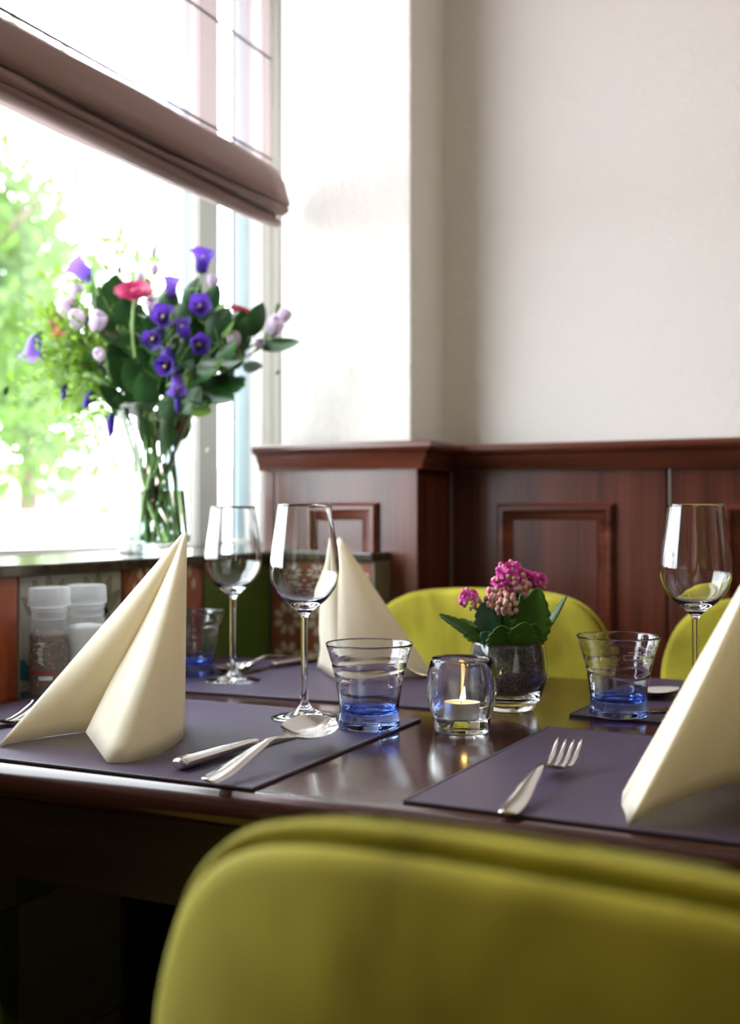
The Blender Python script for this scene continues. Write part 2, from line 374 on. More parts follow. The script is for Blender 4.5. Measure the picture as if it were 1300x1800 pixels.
def motif_scroll():
    mb_ = MB()
    for sx in (-1, 1):
        for k in range(5):
            a = R(35 + 27 * k); flat(mb_, ell(sx * .052 + .036 * math.cos(a), .036 + .042 * math.sin(a), .030, .0125, a, pointy=.5), 1, 0)
        flat(mb_, ell(sx * .052, .034, .030, .024), 1, 0)
        for (r_, wd) in ((.036, .010), (.018, .008)):
            pts = arc(sx * .052, -.022, r_, wd, 0, 180); flat(mb_, pts, 2, 1)
        flat(mb_, [(sx * .098, -.004), (sx * .106, -.004), (sx * .106, -.030), (sx * .086, -.034), (sx * .086, -.022)], 2, 1)
        flat(mb_, [(sx * .07, -.048), (sx * .106, -.045), (sx * .106, -.054), (sx * .07, -.058)], 1, 1)
        flat(mb_, [(sx * .05, -.072), (sx * .106, -.066), (sx * .106, -.086), (sx * .05, -.090)], 1, 1)
    return mb_, [T['dgrey'], T['blue']]
def motif_star():
    mb_ = MB()
    for qx in (-1, 1):
        for qz in (-1, 1):
            flat(mb_, ell(qx * .072, qz * .064, .028, .045), 1, 0)
            flat(mb_, ell(qx * .056, qz * .020, .020, .018), 2, 1)
            for k in range(4):
                a = R(20 + 40 * k); cx, cz = qx * (.050 + .050 * math.cos(a) * .6), qz * (.062 + .040 * math.sin(a))
                flat(mb_, [(cx, cz + .011), (cx + .007, cz), (cx, cz - .011), (cx - .007, cz)], 2, 2)
    flat(mb_, ell(0, 0, .034, .034, R(45), 4), 1, 2); flat(mb_, ell(0, 0, .02, .02), 2, 1)
    return mb_, [T['brick'], T['black'], T['cream']]
def motif_flower():
    mb_ = MB()
    for cx in (-.071, 0, .071):
        for cz in (-.071, 0, .071):
            for k in range(8):
                a = R(45 * k + 22); flat(mb_, ell(cx + .0215 * math.cos(a), cz + .0215 * math.sin(a), .0100, .0066, a, 8), 1, 0)
            flat(mb_, ell(cx, cz, .007, .007, 0, 8), 2, 1)
            for qx, qz in ((.0355, 0), (0, .0355)):
                for e_ in (-1, 1): flat(mb_, ell(cx + qx + e_ * .007 * (qz > 0), cz + qz + e_ * .007 * (qx > 0), .005, .005, R(45), 4), 1, 1)
            if abs(cx + .0355) < .1 and abs(cz + .0355) < .1: flat(mb_, [(cx + .030, cz + .029), (cx + .041, cz + .029), (cx + .041, cz + .042), (cx + .030, cz + .042)], 1, 0)
    return mb_, [T['cream'], T['olive']]
cols = [('green', None), ('red', motif_star), ('grey', motif_scroll), ('orange', None), ('olive', None), ('rust', motif_flower)]
rng = random.Random(3)
for c_, (key, mo) in enumerate(cols):
    tile('y', 1.798 - .216 * c_, .901, key, mo)
    for r_ in range(1, 4): tile('y', 1.798 - .216 * c_, .901 - .216 * r_, rng.choice(['black', 'olive', 'dgrey', 'green']))
for r_ in range(4): tile('x', -1.055, .901 - .216 * r_, 'rust' if r_ == 0 else 'olive', motif_flower if r_ == 0 else None)
MB().box(-.851, -.845, 1.798, 1.862, 0, .901).build('edge_strip', T['olive'], wl, smooth=False)

# --- window
win = thing('window_1', 'tall bright window with pale frames along the left wall', 'window', (0, 0, 0), kind='structure')
mb = MB(); mb.box(-1.37, -1.043, -4, 1.862, .901, .917).box(-1.37, -1.083, 1.862, 2.5, .901, .917).box(-1.043, -.845, 1.788, 1.862, .901, .917)
mb.build('window_sill', M['sill'], win, smooth=False, bevel=.003)
def post(y0, y1, mname='frame', x0=-1.404, x1=-1.36): return MB().box(x0, x1, y0, y1, .917, 2.45).build('post', M[mname], win, smooth=False, bevel=.003)
post(1.966, 1.99, 'alu', -1.404, -1.362); post(1.99, 2.010, 'framewhite', -1.404, -1.360); post(2.010, 2.015, 'gasket', -1.404, -1.362)
post(2.015, 2.022, 'framewhite'); post(2.022, 2.098, 'framegrey')
post(2.216, 2.219, 'gasket', -1.404, -1.394); post(2.219, 2.262, 'alu', -1.404, -1.388); post(2.262, 2.282, 'framewhite')
for i in range(4): post(2.282 + i * .042, 2.317 + i * .042, 'frame', -1.404, -1.357); post(2.317 + i * .042, 2.324 + i * .042, 'frame', -1.404, -1.364)
MB().box(-1.44, -1.37, 0.3, 2.3, .917, .923).build('bottom_rail', M['framewhite'], win, smooth=False)
MB().box(-1.44, -1.36, 0.3, 2.3, 2.38, 2.45).build('top_rail', M['frame'], win, smooth=False)
for y in (.30,): post(y, y + .075)
for a, b in ((2.098, 2.216), (.375, 1.966)):
    MB().box(-1.402, -1.396, a, b, .923, 2.38).build('pane', M['pane'], win, smooth=False)

# --- wainscot
rail = [(0, -.042), (.012, -.042), (.016, -.030), (.022, -.024), (.026, -.014), (.036, -.010), (.040, -.004), (.040, .002), (.036, .006), (0, .006)]
def board(name, parent, x0, x1, y, z1=1.09, th=.018, mm='mahog_v'):
    return MB().box(x0, x1, y, y + th, 0, z1).build(name, M[mm], parent, smooth=False, bevel=.0025)
def moulding(parent, x0, x1, z0, z1, y, wd=.03):
    prof = [(0, 0), (0, .006), (.006, .014), (.012, .014), (.018, .008), (.026, .005), (wd, 0)]
    rows = []
    for (cx, cz, sx, sz) in ((x0, z0, 1, 1), (x1, z0, -1, 1), (x1, z1, -1, -1), (x0, z1, 1, -1), (x0, z0, 1, 1)):
        rows.append([(cx + sx * i, y - h, cz + sz * i) for i, h in prof])
    MB().grid(rows).build('moulding', M['mahog_h'], parent, angle=35)
    MB().box(x0 + wd, x1 - wd, y - .003, y, z0 + wd, z1 - wd).build('raised_field', M['mahog_v'], parent, smooth=False, bevel=.002)
tp = thing('trim_1', 'mahogany panelling wrapped round the pillar foot', 'panelling', kind='structure')
board('panel', tp, -1.11, -1.085, 1.866); board('panel', tp, -1.081, -.79, 1.862)
MB().box(-.808, -.79, 1.8805, 2.022, 0, 1.09).build('panel', M['mahog_v'], tp, smooth=False, bevel=.0025)
moulding(tp, -1.01, -.866, .5, 1.005, 1.862)
tb = thing('trim_2', 'dark mahogany panelling along the back wall', 'panelling', kind='structure')
for k in range(12):
    x0 = -.789 + .405 * k if k else -.789
    board('panel', tb, x0 + .0015, x0 + .4035, 2.022)
    if k < 8: moulding(tb, x0 + .094, x0 + .313, .35, 1.004, 2.022)
MB_r = sweep([(-1.11, 1.862), (-.79, 1.862), (-.79, 2.022)], rail, 1.107); MB_r.build('rail', M['mahog_h'], tp, angle=30)
sweep([(-.79, 2.022), (4.2, 2.022)], rail, 1.107).build('rail', M['mahog_h'], tb, angle=30)
sweep([(-.79, 2.022), (4.2, 2.022)], [(0, 0), (.015, 0), (.015, .09), (.006, .11), (0, .11)]).build('baseboard', M['mahog_h'], tb, angle=30)

# ================================================================ OUTSIDE
struct(MB().box(-40, -1.5, -30, 40, -.15, -.05).build('ground', M['paving'], smooth=False), 'sunlit paving outside the window', 'ground')
def tree(label, loc, h, cr, seed, nleaf, cz):
    rg = random.Random(seed); t_ = thing('street_tree', label, 'tree', loc, group='trees outside the window')
    tr_ = MB(); tr_.tube([(0, 0, -.1), (.05, 0, h * .3), (0, .04, h * .7)], [.12, .1, .06], 8)
    for k in range(7):
        a = k * 2.4; b_ = Vector((math.cos(a) * cr * .7, math.sin(a) * cr * .7, cz + rg.uniform(-.5, .7) * cr)); tr_.tube([(0, .02, h * (.35 + .05 * k)), b_ * .5 + Vector((0, 0, h * .25)), b_], [.05, .03, .012], 5)
    tr_.build('trunk', M['bark'], t_)
    cl = [Vector((rg.gauss(0, 1), rg.gauss(0, 1), rg.gauss(0, 1))).normalized() * cr * rg.uniform(.35, 1) for _ in range(46)]
    cl = [Vector((c.x, c.y, c.z * 1.25 + cz)) for c in cl]
    lf = MB()
    for i in range(nleaf):
        c = rg.choice(cl) + Vector((rg.gauss(0, .24), rg.gauss(0, .24), rg.gauss(0, .22))) * cr * .55
        a = Vector((rg.gauss(0, 1), rg.gauss(0, 1), rg.gauss(0, .6))).normalized(); b_ = a.orthogonal().normalized(); b_.rotate(Matrix.Rotation(rg.uniform(0, 6.3), 3, a))
        s = rg.uniform(.05, .09); w_ = a.cross(b_) * s * .38
        lf.add([c - b_ * s, c + w_ + a * s * .1, c + b_ * s, c - w_ + a * s * .1], [(0, 1, 2, 3)])
    o = lf.build('foliage', M['treeleaf'], t_, smooth=False, merge='keep'); o['kind'] = 'stuff'
    return t_
tree('leafy light green street tree nearest the window, at its left edge', (-5.35, 4.87, 0), 4.2, 1.5, 5, 9000, 2.35)
tree('second light green tree, half behind the nearest one and farther away', (-8.4, 9.25, 0), 4.6, 1.15, 9, 5000, 2.5)
# pale brick house and a garden fence across the street
hs = thing('brick_house', 'pale brick house across the street, low behind the trees', 'building', (-17, 22, 0), R(52))
mb = MB().box(-9, 9, 0, 6, -.1, 2.2); mb.build('wall', M['brick'], hs, smooth=False)
for k in range(6):
    f_ = MB().box(-7.6 + k * 2.7, -6.2 + k * 2.7, -.08, .05, .5, 1.8).build('window', M['whitepaint'], hs, smooth=False)
    MB().box(-7.5 + k * 2.7, -6.3 + k * 2.7, -.1, -.05, .6, 1.7).build('pane', M['farglass'], f_, smooth=False)
fe = thing('garden_fence', 'low pinkish brick garden fence with white boards below the trees', 'fence', (-5.6, 7.2, 0), R(52))
for k in range(9): MB().box(-2.9 + .72 * k, -2.62 + .72 * k, -.08, .12, -.1, 1.02).build('pillar_post', M['brick'], fe, smooth=False, bevel=.01)
for k in range(8):
    for j in range(3): MB().box(-2.62 + .72 * k, -2.18 + .72 * k, 0, .03, .12 + .28 * j, .36 + .28 * j).build('board', M['whitepaint'], fe, smooth=False)

# ================================================================ BLIND
bl = thing('roman_blind', 'mauve roman blind half drawn over the window', 'blind', (-1.075, 0, 0))
rows = []
for i in range(29):
    y = -1.9 + i * (1.833 + 1.9) / 28
    rows.append([(.004 * math.sin(y * 9 + z * 3), y, z) for z in (1.62, 1.70, 1.828, 1.95, 2.05, 2.3, 2.44)])
MB().grid(rows).build('sheer_fabric', M['sheer'], bl)
for z in (1.6425, 1.828, 2.015): MB().tube([(.004, -1.9, z), (.004, 1.83, z)], .0022, 6).build('rod', M['rod'], bl)
MB().box(-.03, .03, -1.95, 1.84, 2.42, 2.46).build('headrail', M['framewhite'], bl, smooth=False, bevel=.004)
prof = [(.002, 1.632), (.012, 1.622), (.024, 1.600), (.033, 1.576), (.036, 1.562), (.030, 1.556), (.018, 1.560), (.022, 1.552), (.031, 1.546), (.032, 1.540), (.024, 1.537), (.012, 1.541),
        (.016, 1.534), (.024, 1.530), (.023, 1.523), (.012, 1.520), (-.008, 1.522), (-.020, 1.535), (-.014, 1.60), (-.004, 1.63)]
def folds(i0, i1, name, dy=0):
    rows = []; rg = random.Random(i0)
    for i in range(61):
        y = -1.93 + i * (1.846 + 1.93) / 60
        rows.append([(x + .0035 * math.sin(y * 7 + k * .9) * (1 if 1 < k < 15 else .2) + .002 * math.sin(y * 23 + k * 2), y - (.02 * (1 - (k - i0) / 4) if name == 'folded_flap' and k - i0 < 4 and i == 60 else dy), z + .003 * math.sin(y * 5 + k * .6)) for k, (x, z) in enumerate(prof) if i0 <= k <= i1])
    o = MB().grid(rows).build(name, M['blind'], bl, solid=.003, angle=180)
folds(0, 6, 'folded_flap'); folds(6, 11, 'fold', .008); folds(11, 16, 'fold', .014); folds(15, 19, 'fold', .012)

# ================================================================ TABLE
tbl = thing('dining_table', 'glossy dark brown wooden dining table with rounded edges', 'table', (-.39, 1.2025, 0))
hx, hy = .65, .3975
mb = MB(); prof = []
for i in range(9):
    a = -math.pi / 2 + math.pi * i / 8; prof.append((.016 * math.cos(a), .0175 * math.sin(a)))
def rr(e):
    r_ = .012 + e; pts = []
    for cx, cy_, a0 in ((hx - .028, hy - .028, 0), (-hx + .028, hy - .028, 90), (-hx + .028, -hy + .028, 180), (hx - .028, -hy + .028, 270)):
        for k in range(7): a = R(a0 + 15 * k); pts.append((cx + r_ * math.cos(a), cy_ + r_ * math.sin(a)))
    return pts
rows = [[(x, y, .7325 + h) for x, y in rr(e)] for e, h in prof]
mb.grid(rows, closed=True); mb.add(rows[-1], [tuple(range(28))]); mb.add(rows[0], [tuple(reversed(range(28)))])
mb.build('tabletop', M['table'], tbl, angle=50, merge=True)
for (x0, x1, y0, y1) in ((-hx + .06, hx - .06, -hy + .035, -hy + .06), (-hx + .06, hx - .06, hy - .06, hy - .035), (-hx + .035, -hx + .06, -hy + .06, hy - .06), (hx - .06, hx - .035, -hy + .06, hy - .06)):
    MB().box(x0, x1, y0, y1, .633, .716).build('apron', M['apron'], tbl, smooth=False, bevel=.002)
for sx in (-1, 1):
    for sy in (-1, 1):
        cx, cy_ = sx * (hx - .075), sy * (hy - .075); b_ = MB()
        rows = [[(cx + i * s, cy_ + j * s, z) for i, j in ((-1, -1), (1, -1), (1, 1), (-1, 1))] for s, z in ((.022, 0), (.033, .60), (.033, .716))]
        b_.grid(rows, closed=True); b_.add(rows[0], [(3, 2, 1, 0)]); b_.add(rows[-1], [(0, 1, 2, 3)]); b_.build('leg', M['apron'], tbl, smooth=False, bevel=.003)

# ================================================================ PLACEMATS
def placemat(cx, cy_, rz, wx, wy, label):
    t_ = thing('placemat', label, 'placemat', (cx, cy_, .75), rz, 'woven purple placemats')
    MB().box(-wx / 2 + .004, wx / 2 - .004, -wy / 2 + .004, wy / 2 - .004, .0002, .0024).build('woven_sheet', M['mat'], t_, smooth=False)
    hm = MB(); hm.box(-wx / 2, wx / 2, -wy / 2, -wy / 2 + .004, 0, .0028).box(-wx / 2, wx / 2, wy / 2 - .004, wy / 2, 0, .0028)
    hm.box(-wx / 2, -wx / 2 + .004, -wy / 2 + .004, wy / 2 - .004, 0, .0028).box(wx / 2 - .004, wx / 2, -wy / 2 + .004, wy / 2 - .004, 0, .0028)
    hm.build('hem', M['hem'], t_, smooth=False, bevel=.0008)
    return t_
placemat(-.747, 1.0, 0, .50, .364, 'dark purple woven placemat under the left napkin, knife and spoon')
placemat(-.112, 1.008, R(-2), .50, .362, 'dark purple woven placemat under the near fork and right napkin')
placemat(-.758, 1.412, R(2.5), .50, .335, 'dark purple woven placemat at the back left, by the tiles')
placemat(-.095, 1.435, R(-4), .50, .335, 'dark purple woven placemat at the back right, under a blue tumbler')
MT = .7524   # top of a placemat

# ================================================================ NAPKINS
def napkin(label, apex, base, bulge=.0, arch=()):
    """a folded cloth standing up: folds fan out from the apex down to a base line of open flaps"""
    A = Vector(apex); rows = []; nseg = len(base)
    c0 = sum((Vector(b) for b in base), Vector()) / nseg
    for b in base:
        b = Vector(b); row = []
        for i in range(13):
            s = i / 12; s2 = s * .985 + .006 if i else .004
            p = A.lerp(b, s2); out = (b - c0); out.z = 0
            p += out * bulge * math.sin(math.pi * s) * .5; row.append(p - Vector((c0.x, c0.y, MT)))
        rows.append(row)
    o = MB().grid(rows).build('folded_napkin', M['napkin'], angle=50, solid=.0022)
    o.location = (c0.x, c0.y, MT)
    return tag(o, label, 'napkin', 'folded cream napkins')
def arcbase(pts, lift, n_=10):
    out = []
    for i in range(n_ + 1):
        p = smooth_curve(pts, n_)[i]; p.z = MT + .0015 + lift * math.sin(math.pi * i / n_); out.append(p)
    return out
# left napkin: left wing, then the rounded front wing, closed round the back
L1, V, P1, P2, P3, P4, B = (-.812, .858), (-.737, .905), (-.729, .888), (-.668, .843), (-.648, .862), (-.672, .968), (-.735, 1.035)
z3 = lambda p, h=0: (p[0], p[1], MT + .0015 + h)
napL = smooth_curve([z3(L1), z3((-.793, .872), .0035), z3((-.767, .889), .009), z3(V, .0115), z3((-.705, .935), .006)], 16)
front = [Vector(z3(P1, .0145))] + [Vector(z3(P1, .0145)).lerp(Vector(z3(P2)), f) for f in (.3, .6, .85)] + smooth_curve([z3(P2), z3((-.652, .850)), z3((-.648, .885)), z3((-.657, .930)), z3(P4)], 12)
back = smooth_curve([z3(P4), z3((-.70, 1.01)), z3(B), z3((-.79, .95)), z3((-.815, .88)), z3(L1)], 14)
def napkin2(label, apex, chains, thick=.0022):
    A = Vector(apex); c0 = sum((p for c in chains for p in c), Vector()) / sum(len(c) for c in chains); mb_ = MB()
    for c, bulge in zip(chains, (.15, .10, .0, .0)):
        rows = []
        m_ = (c[0] + c[-1]) / 2; side = (c[-1] - c[0]).cross(Vector((0, 0, 1))).normalized()
        for k, b in enumerate(c):
            f = math.sin(math.pi * k / (len(c) - 1)); row = []
            for i in range(15):
                s = i / 14; p = A.lerp(b, .012 + .988 * s) + side * bulge * .12 * f * math.sin(math.pi * s)
                row.append(p - Vector((c0.x, c0.y, MT)))
            rows.append(row)
        mb_.grid(rows)
    o = mb_.build('folded_napkin', M['napkin'], angle=60, solid=thick); o.location = (c0.x, c0.y, MT)
    return tag(o, label, 'napkin', 'folded cream napkins')
napkin2('cream cloth napkin folded into a standing cone on the left placemat', (-.674, .978, .966), [napL, front, back])
# centre-back napkin, seen from its flat folded side
e = lambda a, b, n_=6: [Vector(z3(a)).lerp(Vector(z3(b)), i / n_) for i in range(n_ + 1)]
napkin2('cream cloth napkin standing as a flat-sided tent behind the wine glass', (-.735, 1.445, .952),
        [e((-.802, 1.508), (-.717, 1.404)), e((-.717, 1.404), (-.612, 1.497)), e((-.612, 1.497), (-.70, 1.56)) + e((-.70, 1.56), (-.802, 1.508))])
# right napkin, cut by the frame
f2 = [Vector(z3((-.203, .888))), Vector(z3((-.194, .862)))] + arcbase([z3((-.187, .836)), z3((-.160, .880)), z3((-.126, .968)), z3((-.085, 1.0))], .012, 12)
w2 = arcbase([z3((-.03, .82)), z3((.005, .86)), z3((-.07, .99))], .006, 10)
b2 = smooth_curve([z3((-.203, .888)), z3((-.21, .96)), z3((-.15, 1.03)), z3((-.05, 1.01)), z3((.0, .9)), z3((-.03, .82))], 16)
napkin2('cream cloth napkin in a standing cone on the right, nearest to the camera', (-.094, .922, .972), [w2, f2, b2])

# ================================================================ GLASSES
def wine_glass(label, loc, s=1, hs=1):
    t_ = thing('wine_glass', label, 'wine glass', loc, group='stemmed wine glasses')
    def ring(profile, seg=64): return MB().lathe([(r_ * s, z * s * hs) for r_, z in profile], seg)
    outer = smooth_curve([(.0042, 0, .1140), (.0064, 0, .1185), (.0140, 0, .1250), (.0244, 0, .1332), (.0343, 0, .1457), (.0384, 0, .1585), (.0392, 0, .1700), (.0378, 0, .188), (.0343, 0, .212), (.0302, 0, .2412)], 48)
    inner = smooth_curve([(.0292, 0, .2412), (.0333, 0, .212), (.0367, 0, .188), (.0381, 0, .1700), (.0372, 0, .159), (.0330, 0, .1472), (.0232, 0, .1357), (.0115, 0, .1298), (.004, 0, .1280), (.0002, 0, .1277)], 48)
    pr = [(p.x, p.z) for p in outer] + [(.0298, .24175)] + [(p.x, p.z) for p in inner]
    ring(pr).build('bowl', M['glass'], t_, angle=180)
    ring([(.0046, .020), (.0041, .026), (.0038, .034), (.0037, .05), (.0038, .075), (.0040, .098), (.0042, .1140)], 32).build('stem', M['glass'], t_, angle=180)
    ring([(.0002, .0004), (.030, .0006), (.0372, .0), (.0380, .0008), (.0376, .0018), (.030, .0032), (.021, .0052), (.0135, .0082), (.0085, .0120), (.0057, .0162), (.0046, .020)], 64).build('foot', M['glass'], t_, angle=180)
    return t_
wg = wine_glass('wine glass beside the blue tumbler, in front of the napkin tent', (-.618, 1.129, MT))
dup(wg, (-.846, 1.340, MT), 0, 'wine glass at the back left, against the green tile')
dup(wg, (-.216, 1.300, MT), 0, 'wine glass at the right, before the dark panelling')
def tumbler(label, loc, rz=0):
    t_ = thing('tumbler', label, 'tumbler', loc, rz, 'blue-bottomed tumblers'); HS = 1.035
    out = [(.0002, .0015), (.024, .0012), (.0300, .0), (.0322, .0012), (.0328, .004), (.0326, .010), (.0322, .016), (.0321, .022), (.0330, .030), (.0347, .040), (.0364, .050), (.0372, .053), (.0383, .0585), (.0396, .062), (.0412, .069), (.0424, .0725), (.0440, .078), (.0460, .084), (.0474, .0878)]
    inn = [(.0468, .0886), (.0462, .0878), (.0450, .084), (.0431, .078), (.0400, .069), (.0371, .0585), (.0341, .045), (.0312, .031), (.0296, .022), (.0285, .0185), (.024, .0165), (.012, .0160), (.0002, .0160)]
    def wob(a, z): return 1 + (.006 * math.sin(3 * a + z * 60) + .004 * math.sin(5 * a - z * 170)) * min(1, max(0, (z - .012) / .03)) * max(0, min(1, (.082 - z) / .02))
    def fine(pr):
        o_ = [pr[0]]
        for (r0, z0), (r1, z1) in zip(pr, pr[1:]):
            k = max(1, int(abs(z1 - z0) / .0011)); o_ += [(r0 + (r1 - r0) * i / k, z0 + (z1 - z0) * i / k) for i in range(1, k + 1)]
        return o_
    ridge = lambda a, z: sum(-.011 * (1 + .6 * math.sin(a + ph)) * math.exp(-((z - zk - .0026 * math.sin(a * 2 + ph)) / .0013) ** 2) for zk, ph in ((.049, 0), (.060, 2.3), (.072, 4)))
    nout = len(fine(out))
    MB().lathe([(r_, z * HS) for r_, z in fine(out) + inn], 72, wob=lambda a, z: wob(a, z) + (ridge(a, z) if z > .03 else 0)).build('body', M['blueglass'], t_, angle=180)
    return t_
tm = tumbler('blue-bottomed tumbler between the front wine glass and the candle', (-.527, 1.108, MT), .4)
dup(tm, (-.932, 1.368, MT), 1.9, 'blue-bottomed tumbler half hidden behind the left napkin')
t3 = dup(tm, (-.302, 1.298, MT), 3.1, 'blue-bottomed tumbler at the right, before the dark panelling')
# small moulded capacity mark on the right tumbler
def text_mesh(body, size, name, m_, parent, M4, ext=.0002):
    cu = bpy.data.curves.new(name, 'FONT'); cu.body = body; cu.size = size; cu.extrude = ext; cu.resolution_u = 3; cu.align_x = 'LEFT'
    o = bpy.data.objects.new(name + '_tmp', cu); COL.objects.link(o); dg = bpy.context.evaluated_depsgraph_get()
    me = bpy.data.meshes.new_from_object(o.evaluated_get(dg)); COL.objects.unlink(o); bpy.data.objects.remove(o)
    me.transform(M4); me.materials.clear(); me.materials.append(m_)
    r_ = bpy.data.objects.new(name, me); COL.objects.link(r_)
    if parent: r_.parent = parent
    return r_
def on_cyl(me, rad):   # wrap flat lettering (x along the girth, z up) round a cylinder, facing -Y
    for v in me.vertices:
        a = v.co.x / rad; rr_ = rad - v.co.y; v.co.x = rr_ * math.sin(a); v.co.y = -rr_ * math.cos(a)

MX = R(37) - 3.1
mk = text_mesh('CE', .0062, 'moulded_mark', M['etch'], t3, Matrix.Translation((.002, 0, .0685)) @ Matrix.Rotation(R(90), 4, 'X'), .0001)
on_cyl(mk.data, .0424); mk.rotation_euler = (0, 0, MX)
mb = MB()
for x0, x1, z0, z1 in ((-.006, .0075, .0765, .0768), (-.006, -.0057, .0755, .0778), (.0072, .0075, .0755, .0778), (-.012, -.001, .0737, .0739), (-.012, -.001, .0688, .0690), (-.012, -.0118, .0688, .0739), (-.0012, -.001, .0688, .0739)):
    kx = max(1, int((x1 - x0) / .0015))
    for i in range(kx): mb.box(x0 + (x1 - x0) * i / kx, x0 + (x1 - x0) * (i + 1) / kx, -.0001, .0001, z0, z1)
mk2 = mb.build('moulded_fill_line', M['etch'], t3, smooth=False); on_cyl(mk2.data, .0434); mk2.rotation_euler = (0, 0, MX)

# ================================================================ CANDLE
ch = thing('candle_holder', 'thick barrel-shaped clear glass candle holder in the middle of the table', 'candle holder', (-.437, 1.150, .75))
out = [(p.x, p.z) for p in smooth_curve([(.0002, 0, .001), (.026, 0, .0005), (.0288, 0, .001), (.0296, 0, .005), (.0312, 0, .0125), (.0345, 0, .024), (.0375, 0, .042), (.0372, 0, .056), (.0350, 0, .069), (.0332, 0, .0755), (.0318, 0, .0778)], 44)]
inn = [(p.x, p.z) for p in smooth_curve([(.0300, 0, .0770), (.0293, 0, .073), (.0297, 0, .062), (.0303, 0, .045), (.0292, 0, .030), (.0262, 0, .018), (.024, 0, .0145), (.012, 0, .0140), (.0002, 0, .0140)], 30)]
MB().lathe(out + inn, 72, wob=lambda a, z: 1 + .012 * math.sin(7 * a + 40 * z) * math.sin(math.pi * min(1, z / .078))).build('glass_body', M['glass'], ch, angle=180)
tl = thing('tealight', 'lit tealight in an aluminium cup inside the glass holder', 'candle', (-.437, 1.150, .7645))
MB().lathe([(.0002, 0), (.0186, 0), (.0192, .001), (.0193, .0170), (.0196, .0176), (.0190, .0176), (.0188, .0150)], 48).build('cup', M['tin'], tl, angle=50)
MB().lathe([(.0002, .0155), (.010, .0153), (.0172, .0156), (.0186, .0164), (.0186, .004)], 40).build('wax', M['wax'], tl, angle=60)
MB().tube([(0, 0, .015), (.0004, 0, .019), (.0014, 0, .0215)], .0006, 6).build('wick', M['wick'], tl)
fl = [(p.x, p.z) for p in smooth_curve([(.0003, 0, .0175), (.0024, 0, .0195), (.0030, 0, .022), (.0020, 0, .0262), (.0008, 0, .030), (.0002, 0, .032)], 12)]
o = MB().lathe(fl, 14).build('flame', M['flame'], tl, angle=180); 
for v in o.data.vertices: v.co.x += .0042 * max(0, (v.co.z - .0185) / .02) ** 1.4 + .001; v.co.y += .001

# ================================================================ FLOWER POT
pot = thing('glass_flower_pot', 'small round glass pot filled with dark grit, behind the candle', 'pot', (-.433, 1.296, .75), R(25.4))
og = [(p.x, p.z) for p in smooth_curve([(.0002, 0, .0012), (.024, 0, .0006), (.0285, 0, .0008), (.0335, 0, .006), (.0395, 0, .0165), (.0450, 0, .033), (.0465, 0, .046), (.0452, 0, .062), (.0425, 0, .076)], 36)]
ig = [(p.x, p.z) for p in smooth_curve([(.0412, 0, .076), (.0437, 0, .062), (.0449, 0, .046), (.0434, 0, .034), (.0370, 0, .0215), (.028, 0, .0150), (.014, 0, .0125), (.0002, 0, .012)], 30)]
MB().lathe([(r_, z * 1.07) for r_, z in og + [(.0418, .0766)] + ig], 64).build('glass_bowl', M['glass'], pot, angle=180)
MB().lathe([(p.x, p.z) for p in smooth_curve([(.0002, 0, .0132), (.014, 0, .0137), (.0275, 0, .0162), (.036, 0, .0225), (.0423, 0, .0345), (.0438, 0, .046), (.0428, 0, .0635), (.0408, 0, .0755), (.032, 0, .0780), (.0002, 0, .0785)], 40)], 56).build('grit_fill', M['soil'], pot, angle=180)['kind'] = 'stuff'

def leaf_mesh(L, W, scallop=0, curl=.2, fold=.15, nx=7, ny=15, tipw=.0, shape=1.0, depth=.08):
    rows = []
    for i in range(ny):
        s = i / (ny - 1); wd = W * (math.sin(math.pi * min(1, s ** shape * .97 + .03)) ** .75) * .5 + W * .03
        if scallop: wd *= 1 - depth * (1 - abs(math.sin(math.pi * scallop * s)) ** .55)
        rows.append([(x * wd, -curl * L * s * s, s * L + 0) if False else (x * wd, -curl * L * s * s + fold * wd * abs(x) ** 1.4, L * s * (1 - .12 * abs(curl) * s)) for x in [-1 + 2 * j / (nx - 1) for j in range(nx)]])
    return MB().grid(rows)
def frame(pos, d, face):
    """local +Z along d (the leaf's length), local -Y towards face"""
    z = Vector(d).normalized(); y = -(Vector(face) - z * Vector(face).dot(z)).normalized(); x = y.cross(z)
    return Matrix.Translation(pos) @ Matrix((x, y, z)).transposed().to_4x4()

# kalanchoe: local x = right as seen from the room side, local -y = towards the viewer
kp = thing('kalanchoe', 'small pink flowering succulent growing in the glass pot', 'plant', (-.433, 1.296, .8275), R(25.4))
u_ = .000678
kl = [((-.022, -.012, .0), (-.062, -.010, .036), (.35, -.55, .9), .074, .026, 9, 'leafk'),
      ((.020, -.014, -.002), (.014, -.008, .070), (-.3, -1, .15), .074, .046, 7, 'leafk'),
      ((.034, .004, .0), (.042, .0, .054), (-1, -.22, .75), .068, .024, 7, 'leafk'),
      ((-.010, -.026, -.004), (-.004, -.012, .034), (0, -1, .25), .034, .036, 5, 'leafk'),
      ((.008, -.028, .001), (.006, -.012, .03), (.2, -1, .4), .034, .034, 5, 'leafk'),
      ((.018, -.026, .001), (.010, -.004, .026), (.3, -.9, .3), .030, .030, 5, 'leafk'),
      ((-.022, -.006, .008), (-.008, .004, .042), (-.2, -1, .2), .044, .030, 5, 'leafkb'),
      ((-.010, .006, .014), (-.012, .004, .044), (.1, -1, .2), .050, .032, 5, 'leafk'),
      ((.006, .012, .012), (.006, .008, .046), (.2, -1, .1), .052, .036, 5, 'leafk'),
      ((-.030, .018, -.002), (-.03, .03, .03), (.5, -1, .5), .045, .028, 6, 'leafk'),
      ((.026, .028, -.002), (.02, .03, .03), (-.3, -1, .5), .045, .030, 6, 'leafk'),
      ((-.016, -.020, -.002), (-.03, -.008, .026), (.0, -1, .5), .028, .022, 5, 'leafkb')]
